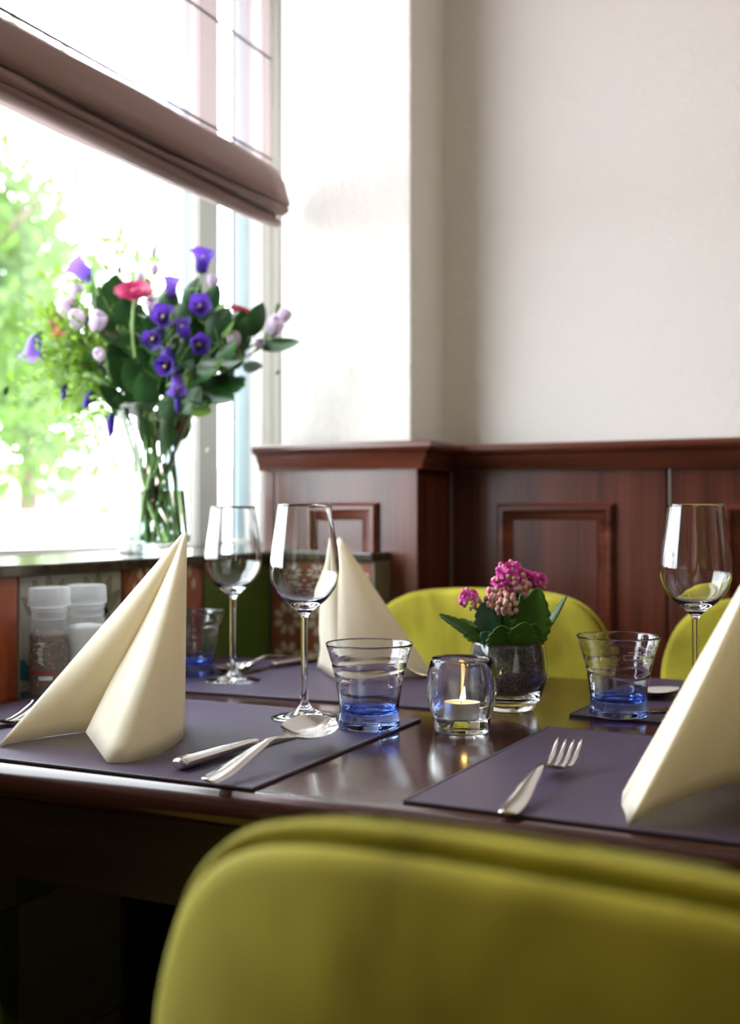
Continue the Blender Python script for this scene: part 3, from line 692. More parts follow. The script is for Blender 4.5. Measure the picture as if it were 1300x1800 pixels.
for i, (pos, d, face, L_, W_, sc_, mt) in enumerate(kl):
    leaf_mesh(L_, W_, sc_, .1 if i else .02, -.22, shape=.85 if i != 1 else .75, ny=41, depth=.2).xf(frame(pos, d, face)).build('leaf', M[mt], kp, solid=.0016, angle=180)
clus = [((.002, -.004, .081), .020, 1.0, 3), ((-.018, -.010, .056), .013, .0, 0), ((-.006, -.018, .050), .016, .0, 0), ((-.047, -.006, .054), .013, 1, 1), ((.034, .004, .073), .012, 1, 2), ((.020, .004, .076), .012, .2, 1), ((-.010, -.002, .067), .013, 1, 1), ((.013, -.008, .069), .012, .1, 0)]
rg = random.Random(11)
for (c, rad, _, nro) in clus:
    b_ = MB(); c = Vector(c)
    for k in range(int(44 * rad / .016)):
        d = Vector((rg.gauss(0, 1), rg.gauss(-.4, 1), rg.gauss(.25, .8))).normalized(); q = c + d * rad * rg.uniform(.65, .95) * Vector((1, 1, .8)).length / 1.6
        r_ = rg.uniform(.0024, .0034)
        b_.ball(q, r_, 7, 5, 1 if rg.random() < (.6 if nro else .95) else 0, (1, 1, 1.15))
    for k in range(nro * 2 + (1 if nro else 0)):
        d = Vector((rg.uniform(-.8, .8), -.7, rg.uniform(.1, 1))).normalized(); q = c + d * rad * .8
        for ring_ in range(3):
            for j in range(12):
                a = 6.283 * j / 12 + ring_ * .3; pd = (Matrix.Rotation(a, 3, 'Z') @ Vector((1, 0, .25 + .5 * ring_)))
                pd = d.to_track_quat('Z', 'Y') @ pd; wv_ = pd.cross(d).normalized() * .0016; e_ = pd.normalized() * (.0088 - .0018 * ring_)
                b_.add([q - wv_ * .4, q + e_ * .6 - wv_, q + e_, q + e_ * .6 + wv_, q + wv_ * .4], [(0, 1, 2, 3, 4)], 0)
    b_.build('flower_cluster', [M['kpink'], M['kbud']], kp, angle=180)
for (c, rad, _, nro) in clus[:6]:
    c = Vector(c); MB().tube([(c.x * .3, .002, -.003), (c.x * .55, .0, c.z * .5), (c.x * .95, c.y, c.z - .004)], [.0026, .0022, .0016], 6).build('stem', M['stemk'], kp)

# ================================================================ CUTLERY
def loft(mb_, st, mi=None):
    """stations (y, half width, z, thickness, dish)"""
    rows = []
    for (y, hw, z, th, dish) in st:
        xs = [-1, -.8, -.4, 0, .4, .8, 1]
        top = [(x * hw, y, z + th / 2 * (1 - abs(x) ** 4 * .9) + dish * x * x) for x in xs]; bot = [(x * hw * .98, y, z - th / 2 * (1 - abs(x) ** 4 * .9) + dish * x * x) for x in reversed(xs[1:-1])]
        rows.append(top + bot)
    mb_.grid(rows, closed=True, mi=mi); k = len(rows[0]); mb_.add(rows[0], [tuple(range(k))], mi); mb_.add(rows[-1], [tuple(reversed(range(k)))], mi)
    return mb_
def interp(st, n_):
    out = []
    cs = smooth_curve([(a[0], a[1], a[2]) for a in st], n_); ds = smooth_curve([(a[3], a[4], 0) for a in st], n_)
    return [(c.x, max(c.y, .0004), c.z, max(d.x, .0006), d.y) for c, d in zip(cs, ds)]
def spoon(label, loc, rz, tilt=0, roll=0):
    st = [(0, .0042, .0060, .0020, 0), (.004, .0078, .0058, .0026, 0), (.03, .0082, .0068, .0028, 0), (.07, .0058, .0130, .0032, 0), (.105, .0034, .0165, .0036, 0), (.130, .0036, .0125, .0036, 0), (.145, .0062, .0100, .0026, .001),
          (.155, .0165, .0062, .0018, .0045), (.170, .0228, .0030, .0016, .0076), (.190, .0240, .0022, .0016, .0086), (.208, .0200, .0045, .0016, .0066), (.221, .0100, .0088, .0016, .0026), (.2255, .0030, .0112, .0012, 0)]
    o = loft(MB(), interp(st, 60)).build('spoon', M['steel'], angle=70); o.location = loc; o.rotation_euler = (tilt, roll, rz)
    return tag(o, label, 'spoon', 'steel spoons')
def fork(label, loc, rz, tilt=0):
    mb_ = MB(); st = [(0, .0040, .0040, .0020, 0), (.004, .0080, .0040, .0030, 0), (.03, .0084, .0062, .0030, 0), (.07, .0056, .0130, .0034, 0), (.10, .0034, .0165, .0036, 0), (.125, .0036, .0125, .0034, 0), (.138, .0070, .0080, .0026, .0006), (.147, .0118, .0050, .0022, .0016), (.158, .0128, .0036, .0020, .0018)]
    loft(mb_, interp(st, 44))
    for k in range(4):
        x0 = -.0098 + .00653 * k
        rows = []
        for (y, hw, z, dx) in ((.155, .0030, .0042, 0), (.165, .0025, .0046, .03), (.180, .0023, .0080, .07), (.195, .0020, .0138, .11), (.2015, .0014, .0170, .12), (.2035, .0005, .0180, .12)):
            x = x0 * (1 + dx); q = [(x - hw, y, z), (x - hw * .7, y, z + .001), (x + hw * .7, y, z + .001), (x + hw, y, z), (x + hw * .7, y, z - .001), (x - hw * .7, y, z - .001)]
            rows.append([(a, b, c + (.0018 * (x / .0128) ** 2)) for a, b, c in q])
        mb_.grid(rows, closed=True); mb_.add(rows[-1], [(5, 4, 3, 2, 1, 0)]); mb_.add(rows[0], [(0, 1, 2, 3, 4, 5)])
    o = mb_.build('fork', M['steel'], angle=60); o.location = loc; o.rotation_euler = (tilt, 0, rz)
    return tag(o, label, 'fork', 'steel forks')
def knife(label, loc, rz):
    t_ = thing('table_knife', label, 'knife', loc, rz, 'steel table knives')
    st = [(0, .0060, .0060, .0060, 0), (.003, .0086, .0062, .0098, 0), (.012, .0094, .0062, .0115, 0), (.04, .0088, .0062, .0110, 0), (.09, .0074, .0064, .0092, 0), (.112, .0066, .0064, .0082, 0), (.118, .0060, .0062, .0068, 0)]
    loft(MB(), interp(st, 26)).build('handle', M['steel'], t_, angle=70)
    bl_ = MB(); rows = []
    for (y, xa, xb) in ((.116, -.0060, .0060), (.125, -.0072, .0062), (.16, -.0086, .0066), (.2, -.0096, .0068), (.22, -.0094, .0068), (.232, -.0070, .0066), (.240, -.0010, .0058), (.2425, .003, .005)):
        rows.append([(xa, y, .0022), (xa * .2, y, .0031), (xb, y, .0034), (xb, y, .0012), (xa * .2, y, .0014)])
    bl_.grid(rows, closed=True); bl_.add(rows[0], [(0, 1, 2, 3, 4)]); bl_.add(rows[-1], [(4, 3, 2, 1, 0)])
    bl_.build('blade', M['steel'], t_, angle=30)
    return t_
knife('steel table knife beside the spoon on the left placemat', (-.592, .845, MT), R(-5))
spoon('steel spoon lying against the knife on the left placemat', (-.531, .800, MT + .0012), R(1.8), R(3.2), R(12))
fork('steel fork lying alone on the right placemat', (-.276, .823, MT - .001), R(2), R(1.3))
fork('steel fork peeping out left of the standing left napkin', (-.885, .80, MT - .001), R(1))
spoon('steel spoon at the back left, behind the wine glass foot', (-.878, 1.60, MT - .001), R(176))
knife('steel table knife at the back left, handle pointing past the napkin', (-.845, 1.592, MT), R(171))
fork('steel fork behind the candle, tines beside the napkin tent', (-.462, 1.563, .749), R(116))
spoon('steel spoon at the back right, bowl beside the tumbler', (-.185, 1.600, MT - .001), R(146))
knife('steel table knife at the back right, tip beside the tumbler', (-.150, 1.535, MT), R(150))

# ================================================================ SALT AND PEPPER
def grinder(name, label, loc, salt):
    t_ = thing(name, label, 'grinder', loc, R(36), 'salt and pepper grinders')
    MB().lathe([(.0002, .001), (.0225, 0), (.0252, .0015), (.0258, .005), (.0258, .088), (.0245, .094), (.0225, .097), (.0218, .098), (.0206, .098), (.0236, .092), (.0243, .086), (.0243, .004), (.0002, .003)], 40).build('bottle', M['frost'], t_, angle=50)
    MB().lathe([(.0212, .0975), (.0232, .099), (.0236, .103), (.0226, .105), (.0226, .108), (.0240, .109), (.0240, .113), (.0226, .114)], 40).build('collar', M['capplastic'], t_, angle=40)
    cap = MB(); prof_ = [(.0226, .113), (.0270, .115), (.0276, .118), (.0266, .121), (.0262, .135), (.0256, .138), (.0225, .1395), (.0002, .1395)]
    cap.lathe(prof_, 48, wob=lambda a, z: 1 + (.012 if int(a / (2 * math.pi) * 48 + .5) % 2 else 0) * (.12 < z < .137)); cap.build('cap', M['capplastic'], t_, angle=40)
    top = .085 if salt else .081
    fo = MB().lathe([(.0002, .004), (.0238, .0045), (.0239, top - .004), (.0222, top), (.010, top + .002), (.0002, top + .001)], 32).build('salt' if salt else 'ground_pepper', M['salt' if salt else 'pepper'], t_, angle=60); fo['kind'] = 'stuff'
    if not salt:
        rg_ = random.Random(4); cb = MB()
        for k in range(420):
            a = rg_.uniform(0, 6.283); z = rg_.uniform(.006, top + .002); rr_ = .0236 if z < top - .004 else rg_.uniform(.004, .021); rad = rg_.uniform(.0009, .0019)
            cb.ball((rr_ * math.cos(a), rr_ * math.sin(a), z), rad, 5, 3, rg_.choice([0, 0, 1, 1, 2, 0]))
        co = cb.build('peppercorns', [M['corn1'], M['corn2'], M['corn3']], t_, angle=180); co['kind'] = 'stuff'
    body = 'Salt' if salt else 'Sep'
    o = text_mesh('Salt' if salt else 'Peper', .0125, 'lettering', M['ink' if salt else 'inkw'], t_, Matrix.Rotation(R(90), 4, 'X'))
    for v in o.data.vertices:
        x, y, z = v.co; v.co = (z + (.004 if salt else -.012), y - .0003, (.064 if salt else .070) - x)
    on_cyl(o.data, .0259)
    if not salt:
        bb = MB(); rows = [[(.02595 * math.sin(a), -.02595 * math.cos(a), z) for a in [R(-75 + 6 * i) for i in range(18)]] for z in (.030, .0335)]
        bb.grid(rows).build('label_band', M['inkr'], t_, angle=180)
        bb = MB(); rows = [[(.02605 * math.sin(a), -.02605 * math.cos(a), z) for a in [R(-26 + 5 * i) for i in range(9)]] for z in (.0215, .0265)]
        bb.grid(rows).build('label_box', M['inkw'], t_, angle=180)
    return t_
grinder('pepper_grinder', 'clear pepper grinder full of mixed peppercorns, left of the napkin', (-1.006, 1.152, .75), False)
grinder('salt_grinder', 'clear salt grinder with white salt behind the pepper grinder', (-.996, 1.213, .75), True)

# ================================================================ CHAIRS
def chair():
    t_ = thing('dining_chair', '', 'chair', (0, 0, 0), group='olive velvet dining chairs')
    # backrest outline (half width, height); front face is local -Y side
    prof = [(.165, .46), (.198, .56), (.213, .66), (.217, .735), (.206, .785), (.186, .818), (.155, .840), (.110, .851), (.05, .8555)]
    half = smooth_curve([(a, 0, b) for a, b in prof], 26)
    outl = [(p.x, p.z) for p in half] + [(0, .856)] + [(-p.x, p.z) for p in reversed(half)]
    cz = .64
    def shell(y_off, th, inset, crown, name, edge):
        mb_ = MB(); rows = []
        prof_ = [(1.0, -th / 2 + edge), (1.0, th / 2 - edge), (.985, th / 2 - edge * .35), (.955, th / 2), (.80, th / 2 + crown * .5), (.55, th / 2 + crown * .85), (.28, th / 2 + crown), (.02, th / 2 + crown)]
        full = [(s, -y) for s, y in reversed(prof_)] + prof_
        for s, y in full:
            rows.append([((x * s) * inset, y_off + y - .5 * (x * s) ** 2 * -1 + 0.10 * (z - .46) * 0, cz + (z - cz) * s * (inset if z > cz else 1)) for x, z in outl])
        k = len(outl); mb_.grid(rows, closed=True); mb_.add(rows[0], [tuple(range(k))]); mb_.add(rows[-1], [tuple(reversed(range(k)))])
        return mb_.build(name, M['velvet'], t_, angle=180)
    # bend follows y = +.5 x^2 so the sides come forward (local +Y is the seat side)
    shell(.012, .024, 1.0, .004, 'backrest', .008)
    shell(-.0165, .016, .976, .022, 'back_panel', .007)
    pts = [Vector((x * .993, -.004 + .5 * x * x, cz + (z - cz) * .993)) for x, z in outl]
    MB().tube(pts, .0042, 8).build('piping', M['velvet'], t_, angle=180)
    st = MB(); rows = []
    o2 = []
    for k in range(36):
        a = 2 * math.pi * k / 36; c_, s_ = math.cos(a), math.sin(a); o2.append((.215 * abs(c_) ** .6 * (1 if c_ > 0 else -1), .235 + .215 * abs(s_) ** .6 * (1 if s_ > 0 else -1)))
    for s, z in ((.3, .40), (.94, .402), (.99, .412), (1, .43), (1, .455), (.985, .472), (.95, .482), (.7, .490), (.3, .492)):
        rows.append([(x * s, .235 + (y - .235) * s, z) for x, y in o2])
    st.grid(rows, closed=True); st.add(rows[0], [tuple(range(36))]); st.add(rows[-1], [tuple(range(36))])
    st.build('seat', M['velvet'], t_, angle=180)
    for sx in (-1, 1):
        for (y0, y1) in ((.07, .02), (.40, .43)):
            MB().tube([(sx * .16, y0, .405), (sx * .20, y1, 0)], [.017, .010], 10).build('leg', M['chairleg'], t_)
        MB().tube([(sx * .15, .03, .42), (sx * .15, -.005, .50)], .012, 8).build('back_bracket', M['chairleg'], t_)
    return t_
c1 = chair(); c1.location = (-.117, .42, -.004); c1.rotation_euler = (0, 0, R(-6.2)); c1['label'] = 'olive green velvet chair nearest, its back filling the foreground'
dup(c1, (-.645, 1.83, 0), R(180), 'olive green velvet chair behind the pink plant, facing the camera')
dup(c1, (-.135, 1.84, 0), R(180), 'olive green velvet chair half hidden behind the right napkin')
dup(c1, (-.575, .315, 0), R(10), 'olive green velvet chair whose back just enters the lower left corner')

# ================================================================ VASE AND BOUQUET
VL = (-1.199, 1.645, .917); VR = R(25.4)
vs = thing('glass_vase', 'clear glass vase half full of water on the window sill', 'vase', VL, VR)
og = [(p.x, p.z) for p in smooth_curve([(.0003, 0, .0005), (.055, 0, .0), (.0635, 0, .002), (.065, 0, .008), (.0630, 0, .05), (.0605, 0, .10), (.0605, 0, .14), (.0645, 0, .19), (.0715, 0, .232), (.078, 0, .255)], 40)]
ig = [(p.x, p.z) for p in smooth_curve([(.0758, 0, .255), (.0690, 0, .232), (.0618, 0, .19), (.0577, 0, .14), (.0577, 0, .10), (.0600, 0, .05), (.0610, 0, .022), (.056, 0, .016), (.0003, 0, .015)], 40)]
MB().lathe(og + [(.077, .2562)] + ig, 64).build('glass_body', M['vaseglass'], vs, angle=180)
MB().lathe([(.0003, .0155), (.0555, .0164), (.0606, .0224), (.0596, .05), (.0573, .10), (.0573, .108), (.0003, .108)], 56).build('water', M['water'], vs, angle=50)
rg = random.Random(21)
def px(u, v, y=0): return Vector(((u - 275) * .001, y, (971 - v) * .001))
def flower_thing(name, label, cat): return thing(name, label, cat, VL, VR, 'cut flowers in the vase')
cnt = [0]
def stem_to(t_, head, r0=.0028, r1=.0018, mm='stem', via=None):
    a = cnt[0] * 2.399; cnt[0] += 1
    foot = Vector((.042 * math.cos(a), .042 * math.sin(a), .022)); neck = Vector((max(-.048, min(.048, head.x * .28 - foot.x * .35)), max(-.045, min(.045, head.y * .3 - foot.y * .35)), .205))
    if math.hypot(neck.x, neck.y) > .055: neck.x *= .8; neck.y *= .8
    mid = via if via else neck.lerp(head, .5) + Vector((head.x * -.05, 0, .025))
    c = smooth_curve([foot, foot.lerp(neck, .5), neck, mid, head], 18); MB().tube(c, [r0 + (r1 - r0) * i / 18 for i in range(19)], 7).build('stem', M[mm], t_)
    return c
def bell(t_, pos, d, L_=.036, r_=.015, mm='purple', closed=False, name='blossom', roll=0):
    mb_ = MB()
    if closed: pr = [(.0015, 0), (r_ * .55, L_ * .12), (r_ * .62, L_ * .45), (r_ * .5, L_ * .8), (r_ * .15, L_)]
    else: pr = [(.0015, 0), (r_ * .55, L_ * .08), (r_ * .74, L_ * .3), (r_ * .80, L_ * .6), (r_ * .98, L_ * .85), (r_ * 1.38, L_ * 1.0)]
    seg = 25
    mb_.lathe(pr, seg, dirmat(pos, d, roll), wob=(None if closed else (lambda a, z: 1 + (.085 * math.cos(5 * a)) * max(0, (z / L_ - .6) / .4))))
    if not closed: mb_.tube([Vector(pos), Vector(pos) + Vector(d).normalized() * L_ * .75], .0015, 5, 1)
    if not closed: mb_.ball(Vector(pos) + Vector(d).normalized() * L_ * .78, .003, 6, 4, 1)
    # green sepals
    Mx = dirmat(pos, d, roll)
    for k in range(5):
        a = 6.283 * k / 5; e_ = Vector((math.cos(a), math.sin(a), 0)); s_ = Vector((-math.sin(a), math.cos(a), 0)) * .0035
        mb_.add([Mx @ (e_ * .002 - s_ * .4 + Vector((0, 0, -.001))), Mx @ (e_ * r_ * .68 + s_ + Vector((0, 0, L_ * .1))), Mx @ (e_ * r_ * .95 + Vector((0, 0, L_ * .36))), Mx @ (e_ * r_ * .68 - s_ + Vector((0, 0, L_ * .1)))], [(0, 1, 2, 3)], 2)
    mb_.build(name, [M[mm], M['stamen'], M['leafm']], t_, angle=180)
def twig(t_, a, b, r_=.0013, mm='stem'): MB().tube([a, Vector(a).lerp(b, .5) + Vector((0, 0, .006)), b], r_, 5).build('stalk', M[mm], t_)
def blade(t_, pos, d, face, L_, W_, mm, name='leaf', curl=.15): leaf_mesh(L_, W_, 0, curl, .18, nx=5, ny=9, shape=.85).xf(frame(pos, d, face)).build(name, M[mm], t_, angle=180)
def near(c, p): return min(c, key=lambda q: (q - p).length + (0 if q.z > .2 else 1))
# bellflowers: (label, stem head, [(u, v, depth, direction, length, radius, material, closed)])
V3 = Vector
bells = [
 ('lilac bellflower rising highest on the left of the bouquet', (165, 495, .0), [(166, 492, 0, (-.75, -.2, .62), .044, .017, 'lilac', False)]),
 ('violet bellflower hanging farthest out at the left of the bouquet', (88, 590, -.02), [(72, 590, -.02, (-.18, -.1, -1), .046, .016, 'lilac', False)]),
 ('tall violet bellflower topping the right side of the bouquet', (352, 480, .03), [(352, 476, .02, (.2, -.5, .75), .040, .0165, 'purple', False), (352, 545, -.02, (.35, -.93, .05), .026, .0150, 'purple', False)]),
 ('dark violet bellflower with open faces in the middle of the bouquet', (300, 520, -.03), [(298, 572, -.06, (.25, -.95, .1), .027, .0155, 'purple', False), (304, 530, -.02, (.15, -.3, .95), .038, .013, 'lilac', False), (290, 590, -.05, (-.2, -.6, -.5), .032, .0138, 'purple', False)]),
 ('violet bellflower cascading over the vase rim at the front', (312, 612, -.07), [(312, 622, -.085, (0, -.35, -.9), .038, .0150, 'purple', False), (313, 656, -.09, (-.1, -1, -.1), .022, .0125, 'purple', False), (326, 668, -.085, (.15, -.4, -.9), .036, .013, 'lilac', False), (328, 698, -.08, (.0, -.1, -1), .034, .009, 'purple', True), (318, 590, -.07, (.05, -.3, .9), .030, .010, 'leafl', True)]),
 ('violet bellflower facing right, low on the right side of the bouquet', (352, 600, -.04), [(350, 612, -.05, (.5, -.8, -.15), .032, .0138, 'purple', False), (338, 600, -.04, (-.2, -.4, .5), .03, .014, 'purple', False), (344, 660, -.05, (-.1, -.3, -1), .03, .009, 'leafl', True)]),
 ('bellflower with three closed violet buds drooping at lower left', (150, 650, -.03), [(122, 678, -.03, (.0, 0, -1), .028, .010, 'purple', True), (176, 690, -.05, (-.35, -.1, -.95), .036, .011, 'purple', True), (211, 733, -.07, (.08, -.1, -1), .040, .012, 'purple', True), (146, 595, -.01, (.4, -.3, -.8), .03, .011, 'purple', True), (172, 640, 0, (.5, -.3, -.7), .03, .011, 'purple', True)]),
]
for lab, head, bs in bells:
    t_ = flower_thing('bellflower', lab, 'flower'); h_ = px(*head); c = stem_to(t_, h_)
    for (u, v, dp, d, L_, r_, mm, cl) in bs:
        p_ = px(u, v, dp); bell(t_, p_, d, L_, r_, mm, cl, 'bud' if cl else 'blossom', rg.uniform(0, 6)); q = near(c, p_)
        if (q - p_).length > .004: twig(t_, q, p_)
    for k in range(3):
        q = c[rg.randint(11, 17)]; d = V3((rg.uniform(-1, 1), rg.uniform(-1, .6), rg.uniform(-.2, .8))); blade(t_, q, d, (0, -.6, 1), rg.uniform(.045, .07), .018, 'leafm')
def gerbera(lab, head, axis, rad, mm, cm='stamen'):
    t_ = flower_thing('gerbera', lab, 'flower'); p_ = px(*head); c = stem_to(t_, p_, .0035, .0028, 'stempale', px(250, 620, -.06) if head[0] == 250 else None)
    Mx = dirmat(p_, axis); mb_ = MB()
    for ring_, (n_, rr_, up) in enumerate(((22, rad, .10), (20, rad * .86, .28), (16, rad * .6, .45))):
        for k in range(n_):
            a = 6.283 * k / n_ + ring_ * .2; e_ = V3((math.cos(a), math.sin(a), 0)); s_ = V3((-math.sin(a), math.cos(a), 0)); w_ = rad * .13; z_ = V3((0, 0, 1))
            j = rg.uniform(.92, 1.05)
            pts = [e_ * rad * .15 - s_ * w_ * .3, e_ * rr_ * .65 * j - s_ * w_ + z_ * rr_ * up * .5, e_ * rr_ * .95 * j - s_ * w_ * .6 + z_ * rr_ * up, e_ * rr_ * 1.0 * j + z_ * rr_ * up, e_ * rr_ * .95 * j + s_ * w_ * .6 + z_ * rr_ * up, e_ * rr_ * .65 * j + s_ * w_ + z_ * rr_ * up * .5, e_ * rad * .15 + s_ * w_ * .3]
            mb_.add([Mx @ q for q in pts], [tuple(range(7))])
    mb_.build('petals', M[mm], t_, angle=180)
    MB().lathe([(.0003, -.001), (rad * .2, .0), (rad * .24, .004), (rad * .12, .007), (.0003, .006)], 16, Mx).build('disc', M[cm], t_, angle=180)
    MB().lathe([(.003, -.008), (rad * .22, -.004), (rad * .26, .0), (.0005, .0)], 14, Mx).build('calyx', M['stempale'], t_, angle=180)
gerbera('bright pink gerbera seen edge-on at the top middle of the bouquet', (250, 524, -.05), (.06, -.62, .85), .037, 'pink', 'pink')
gerbera('dark crimson gerbera at the upper right of the bouquet', (424, 546, .03), (.35, .1, .95), .030, 'red', 'red')
gerbera('pink and coral gerbera at the far left of the bouquet', (104, 562, .0), (-.35, -.75, .45), .021, 'pink', 'coral')
gerbera('small coral gerbera below the pink one at the left of the bouquet', (108, 590, -.01), (-.1, -.85, .3), .016, 'coral', 'coral')
gerbera('small pink gerbera beside the pale blossoms at the left of the bouquet', (128, 532, .0), (.1, -.5, .8), .014, 'pink', 'pink')
def rosebud(t_, p_, d, r_, mm, name='blossom'):
    mb_ = MB(); Mx = dirmat(p_, d)
    for k in range(7):
        a = 2.4 * k; rr_ = r_ * (.55 + .07 * k); rows = []
        for i in range(5):
            s = i / 4; z = r_ * 2.0 * s; wd = rr_ * (math.sin(math.pi * (.12 + .62 * s)))
            rows.append([Mx @ V3((wd * math.cos(a + b), wd * math.sin(a + b), z - (.15 * r_ * abs(b) if i == 4 else 0))) for b in (-1.0, -.5, 0, .5, 1.0)])
        mb_.grid(rows, mi=0)
    mb_.lathe([(.001, -.004), (r_ * .4, 0), (r_ * .5, r_ * .5), (.0005, r_ * .6)], 9, Mx, mi=1)
    mb_.build(name, [M[mm], M['budgreen']], t_, angle=180)
liz = [('pale lilac lisianthus with a cluster of blossoms at the left', (150, 600, -.02), [(130, 562, -.02, (-.3, -.4, .8), .018), (150, 585, -.04, (.0, -.5, .8), .017), (180, 590, -.05, (.4, -.5, .7), .018), (137, 527, .0, (-.1, -.2, 1), .015), (200, 640, -.07, (-.2, -.8, .3), .012)]),
       ('white lilac lisianthus buds standing up at the top middle', (262, 520, .02), [(268, 446, .02, (0, 0, 1), .0085), (246, 490, .02, (-.2, 0, 1), .0085), (273, 482, .0, (.1, 0, 1), .009), (276, 555, -.05, (.2, -.7, .5), .013), (372, 500, .03, (.1, 0, 1), .012)]),
       ('pale pink lisianthus with round buds at the right of the bouquet', (455, 612, .02), [(480, 590, .0, (.3, -.5, .7), .018), (494, 566, .01, (.5, -.2, .8), .014), (418, 615, -.02, (-.1, -.5, .8), .015), (455, 612, .0, (.3, -.6, .4), .010)])]
for lab, head, bs in liz:
    t_ = flower_thing('lisianthus', lab, 'flower'); h_ = px(*head); c = stem_to(t_, h_, mm='stempale')
    for (u, v, dp, d, r_) in bs:
        p_ = px(u, v, dp); rosebud(t_, p_, d, r_, 'pale'); q = near(c, p_)
        if (q - p_).length > .004: twig(t_, q, p_, .0011, 'stempale')
    if head[0] == 455: p_ = px(490, 548, .01); bell(t_, p_, (0, 0, 1), .018, .007, 'leafl', True, 'bud'); twig(t_, near(c, p_), p_)
    for k in range(3):
        q = c[rg.randint(11, 17)]; blade(t_, q, V3((rg.uniform(-1, 1), rg.uniform(-1, .6), rg.uniform(-.2, .8))), (0, -.6, 1), rg.uniform(.04, .06), .017, 'leafm')
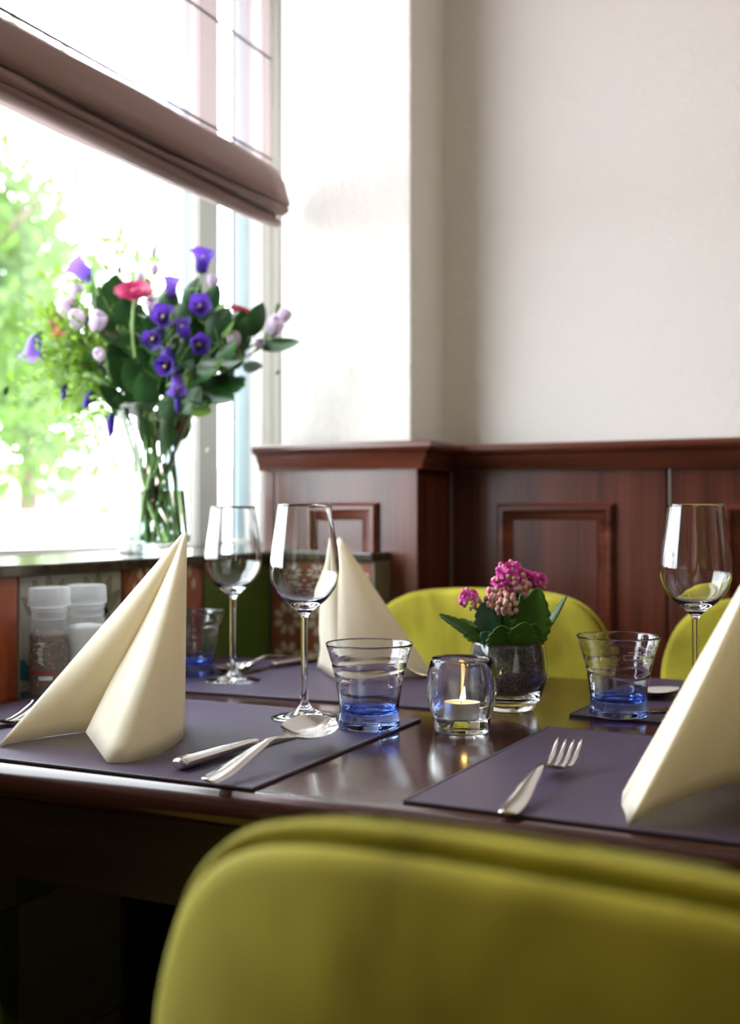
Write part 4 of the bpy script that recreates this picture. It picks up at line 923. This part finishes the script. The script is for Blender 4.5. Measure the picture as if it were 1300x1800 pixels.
# foliage: (label, head, [(base u, v, depth), (tip u, v, depth), facing, width, material])
fol = [
 ('salal branch with big round dark leaves at the upper left', 'leafd', (190, 540, .02), [((205, 575, .0), (206, 488, -.01), (.3, -1, .2), .062), ((182, 560, .02), (165, 498, .02), (-.6, -1, .2), .040), ((225, 540, .01), (248, 492, .0), (-.2, -.6, .6), .040), ((215, 600, -.02), (185, 570, -.05), (0, -1, .5), .03), ((225, 575, -.02), (230, 530, -.04), (.2, -1, .3), .04), ((240, 610, -.04), (180, 585, -.05), (.1, -1, .5), .028), ((260, 600, -.03), (225, 600, -.07), (.1, -1, .5), .03)]),
 ('salal branch with a long leaf pointing right from the bouquet', 'leafd', (455, 600, .01), [((455, 606, .0), (531, 608, -.01), (0, -1, .4), .028), ((440, 590, .01), (462, 532, .0), (.5, -1, .2), .036), ((430, 640, .0), (466, 652, -.02), (0, -1, .45), .026), ((400, 620, .0), (440, 560, .0), (.3, -1, .3), .036), ((420, 600, .02), (425, 545, .02), (0, -1, .2), .036)]),
 ('dark leafy branch filling the right of the bouquet', 'leafd', (390, 600, .0), [((360, 640, -.03), (435, 652, -.06), (.1, -.8, .8), .046), ((370, 600, .0), (410, 545, -.02), (.2, -1, .3), .044), ((370, 670, -.03), (440, 690, -.05), (0, -1, .45), .040), ((365, 690, -.05), (425, 715, -.07), (0, -1, .45), .034), ((350, 560, .02), (385, 500, .02), (.2, -1, .2), .036), ((380, 640, -.02), (430, 612, -.05), (.1, -1, .6), .040), ((350, 660, -.04), (400, 668, -.08), (.1, -.9, .5), .042), ((345, 690, -.05), (378, 722, -.07), (.1, -.9, .5), .032)]),
 ('dark leafy branch behind the violet bells in the middle', 'leafd', (300, 560, .04), [((290, 600, .02), (330, 530, .02), (0, -1, .2), .050), ((280, 620, .0), (262, 560, -.01), (.2, -1, .2), .050), ((300, 650, .0), (338, 580, .0), (0, -1, .3), .052), ((290, 680, -.02), (250, 620, -.03), (.2, -1, .3), .05), ((300, 700, -.03), (285, 630, -.05), (-.2, -1, .2), .045), ((310, 700, -.02), (350, 640, -.04), (0, -1, .2), .05), ((280, 560, .04), (300, 500, .05), (0, -1, .2), .04), ((320, 540, .05), (345, 480, .05), (0, -1, .2), .034)]),
 ('dark leafy branch low over the vase rim', 'leafd', (230, 640, -.03), [((250, 690, -.03), (205, 640, -.06), (.2, -1, .3), .042), ((240, 720, -.04), (190, 690, -.07), (.3, -1, .5), .034), ((260, 700, -.05), (240, 640, -.07), (.1, -1, .3), .042), ((275, 730, -.05), (265, 660, -.07), (.1, -1, .2), .04), ((235, 660, -.02), (200, 612, -.04), (.2, -1, .3), .036), ((330, 730, -.05), (370, 690, -.07), (.1, -1, .4), .034), ((300, 745, -.045), (315, 700, -.065), (.1, -1, .2), .036), ((225, 740, -.04), (222, 700, -.06), (.1, -1, .2), .03)]),
 ('dark leafy branch at the back of the bouquet', 'leafd', (270, 590, .09), [((250, 640, .06), (210, 580, .08), (0, -1, .2), .055), ((280, 640, .07), (300, 570, .09), (0, -1, .2), .055), ((320, 640, .07), (370, 590, .09), (0, -1, .2), .055), ((260, 700, .05), (210, 650, .07), (0, -1, .2), .05), ((310, 700, .05), (380, 670, .07), (0, -1, .2), .055), ((230, 600, .08), (190, 540, .09), (0, -1, .2), .05), ((380, 640, .06), (420, 590, .08), (0, -1, .2), .05)]),
 ('light green leafy branch at the lower left of the bouquet', 'leafl', (140, 640, -.02), [((160, 680, -.02), (140, 735, -.03), (-.3, -1, .3), .036), ((115, 640, -.01), (106, 690, -.02), (-.3, -1, .2), .020), ((190, 690, -.03), (230, 725, -.05), (0, -1, .4), .026), ((110, 560, .0), (66, 545, -.01), (-.2, -.8, .6), .026), ((120, 570, .0), (88, 532, .0), (-.2, -.8, .6), .026), ((175, 650, -.02), (150, 620, -.04), (-.3, -1, .4), .022), ((200, 700, -.04), (175, 680, -.06), (-.3, -1, .4), .022)]),
 ('light green leafy branch at the right above the vase rim', 'leafl', (400, 650, -.03), [((370, 660, -.04), (412, 645, -.08), (.1, -.9, .6), .030), ((395, 590, -.02), (425, 575, -.05), (.1, -.9, .6), .030), ((350, 720, -.06), (385, 738, -.08), (.1, -.9, .6), .030), ((375, 560, .0), (405, 540, -.02), (.1, -.9, .6), .034)]),
 ('dark leafy branch reaching up behind the pink gerbera', 'leafd', (255, 560, .06), [((240, 590, .05), (222, 520, .05), (.1, -1, .2), .046), ((262, 590, .05), (282, 530, .06), (0, -1, .2), .042), ((255, 640, .04), (232, 580, .03), (.1, -1, .3), .048), ((275, 660, .03), (302, 610, .02), (0, -1, .3), .044), ((235, 640, .05), (196, 600, .05), (.2, -1, .3), .042)]),
 ('dark leafy branch behind the right violet bells', 'leafd', (365, 560, .06), [((350, 600, .04), (332, 540, .04), (0, -1, .2), .042), ((372, 610, .04), (398, 556, .04), (.1, -1, .2), .046), ((385, 650, .02), (420, 640, .0), (.1, -1, .4), .044), ((350, 650, .03), (378, 600, .02), (.1, -1, .2), .050), ((340, 690, .01), (382, 668, -.01), (.1, -1, .3), .044), ((398, 600, .05), (440, 590, .05), (0, -1, .3), .040), ((400, 680, .01), (436, 668, .0), (0, -1, .5), .032)]),
 ('dark leafy branch packed low in the vase neck', 'leafd', (290, 690, .0), [((262, 770, .01), (248, 715, .03), (0, -1, .2), .036), ((290, 780, .0), (285, 715, .0), (.1, -1, .2), .036), ((312, 775, .01), (328, 715, .02), (0, -1, .2), .036), ((300, 790, -.02), (305, 735, -.04), (0, -1, .2), .032), ((272, 790, -.015), (262, 735, -.035), (0, -1, .2), .032), ((322, 740, -.03), (338, 700, -.05), (.1, -1, .2), .032), ((255, 735, -.03), (236, 695, -.05), (0, -1, .2), .032)]),
]
for lab, mm, head, lv in fol:
    t_ = flower_thing('foliage_branch', lab, 'foliage'); t_['group'] = 'leafy branches in the vase'; h_ = px(*head); c = stem_to(t_, h_, .003, .0018, 'stembrown' if rg.random() < .4 else 'stem')
    for (a, b, face, wd) in lv:
        p_, q_ = px(*a), px(*b); blade(t_, p_, q_ - p_, face, (q_ - p_).length * 1.04, wd, mm); s_ = near(c, p_)
        if (s_ - p_).length > .004: twig(t_, s_, p_, .0012)
# airy light green filler at the left, too fine to count
for lab, cx, cz_, dp, n_, spread in (('feathery light green filler sprigs at the left of the bouquet', 138, 628, .0, 800, (.042, .035, .052)), ('feathery mid green filler sprigs in the middle of the bouquet', 240, 650, .02, 420, (.06, .05, .05))):
    t_ = flower_thing('filler_sprig', lab, 'foliage'); t_['group'] = 'leafy branches in the vase'; c0 = px(cx, cz_, dp); c = stem_to(t_, c0)
    mb_ = MB(); sp_ = MB()
    for k in range(n_):
        q = c0 + V3((rg.gauss(0, spread[0]), rg.gauss(0, spread[1]), rg.gauss(0, spread[2]))); d = (q - px(260, 740)).normalized() + V3((rg.gauss(0, .5), rg.gauss(0, .5), rg.gauss(0, .5))); d.normalize()
        s = rg.uniform(.011, .021); w_ = d.orthogonal().normalized() * s * .3; mb_.add([q, q + d * s * .5 + w_, q + d * s, q + d * s * .5 - w_], [(0, 1, 2, 3)])
        if k % 6 == 0: a = near(c, q); sp_.tube([a, a.lerp(q, .5) + V3((0, 0, .008)), q], .0009, 4)
    mb_.build('leaflets', M['leafl' if cx < 200 else 'leafm'], t_, smooth=False, merge='keep')['kind'] = 'stuff'
    sp_.build('sprig_stems', M['stempale'], t_)['kind'] = 'stuff'
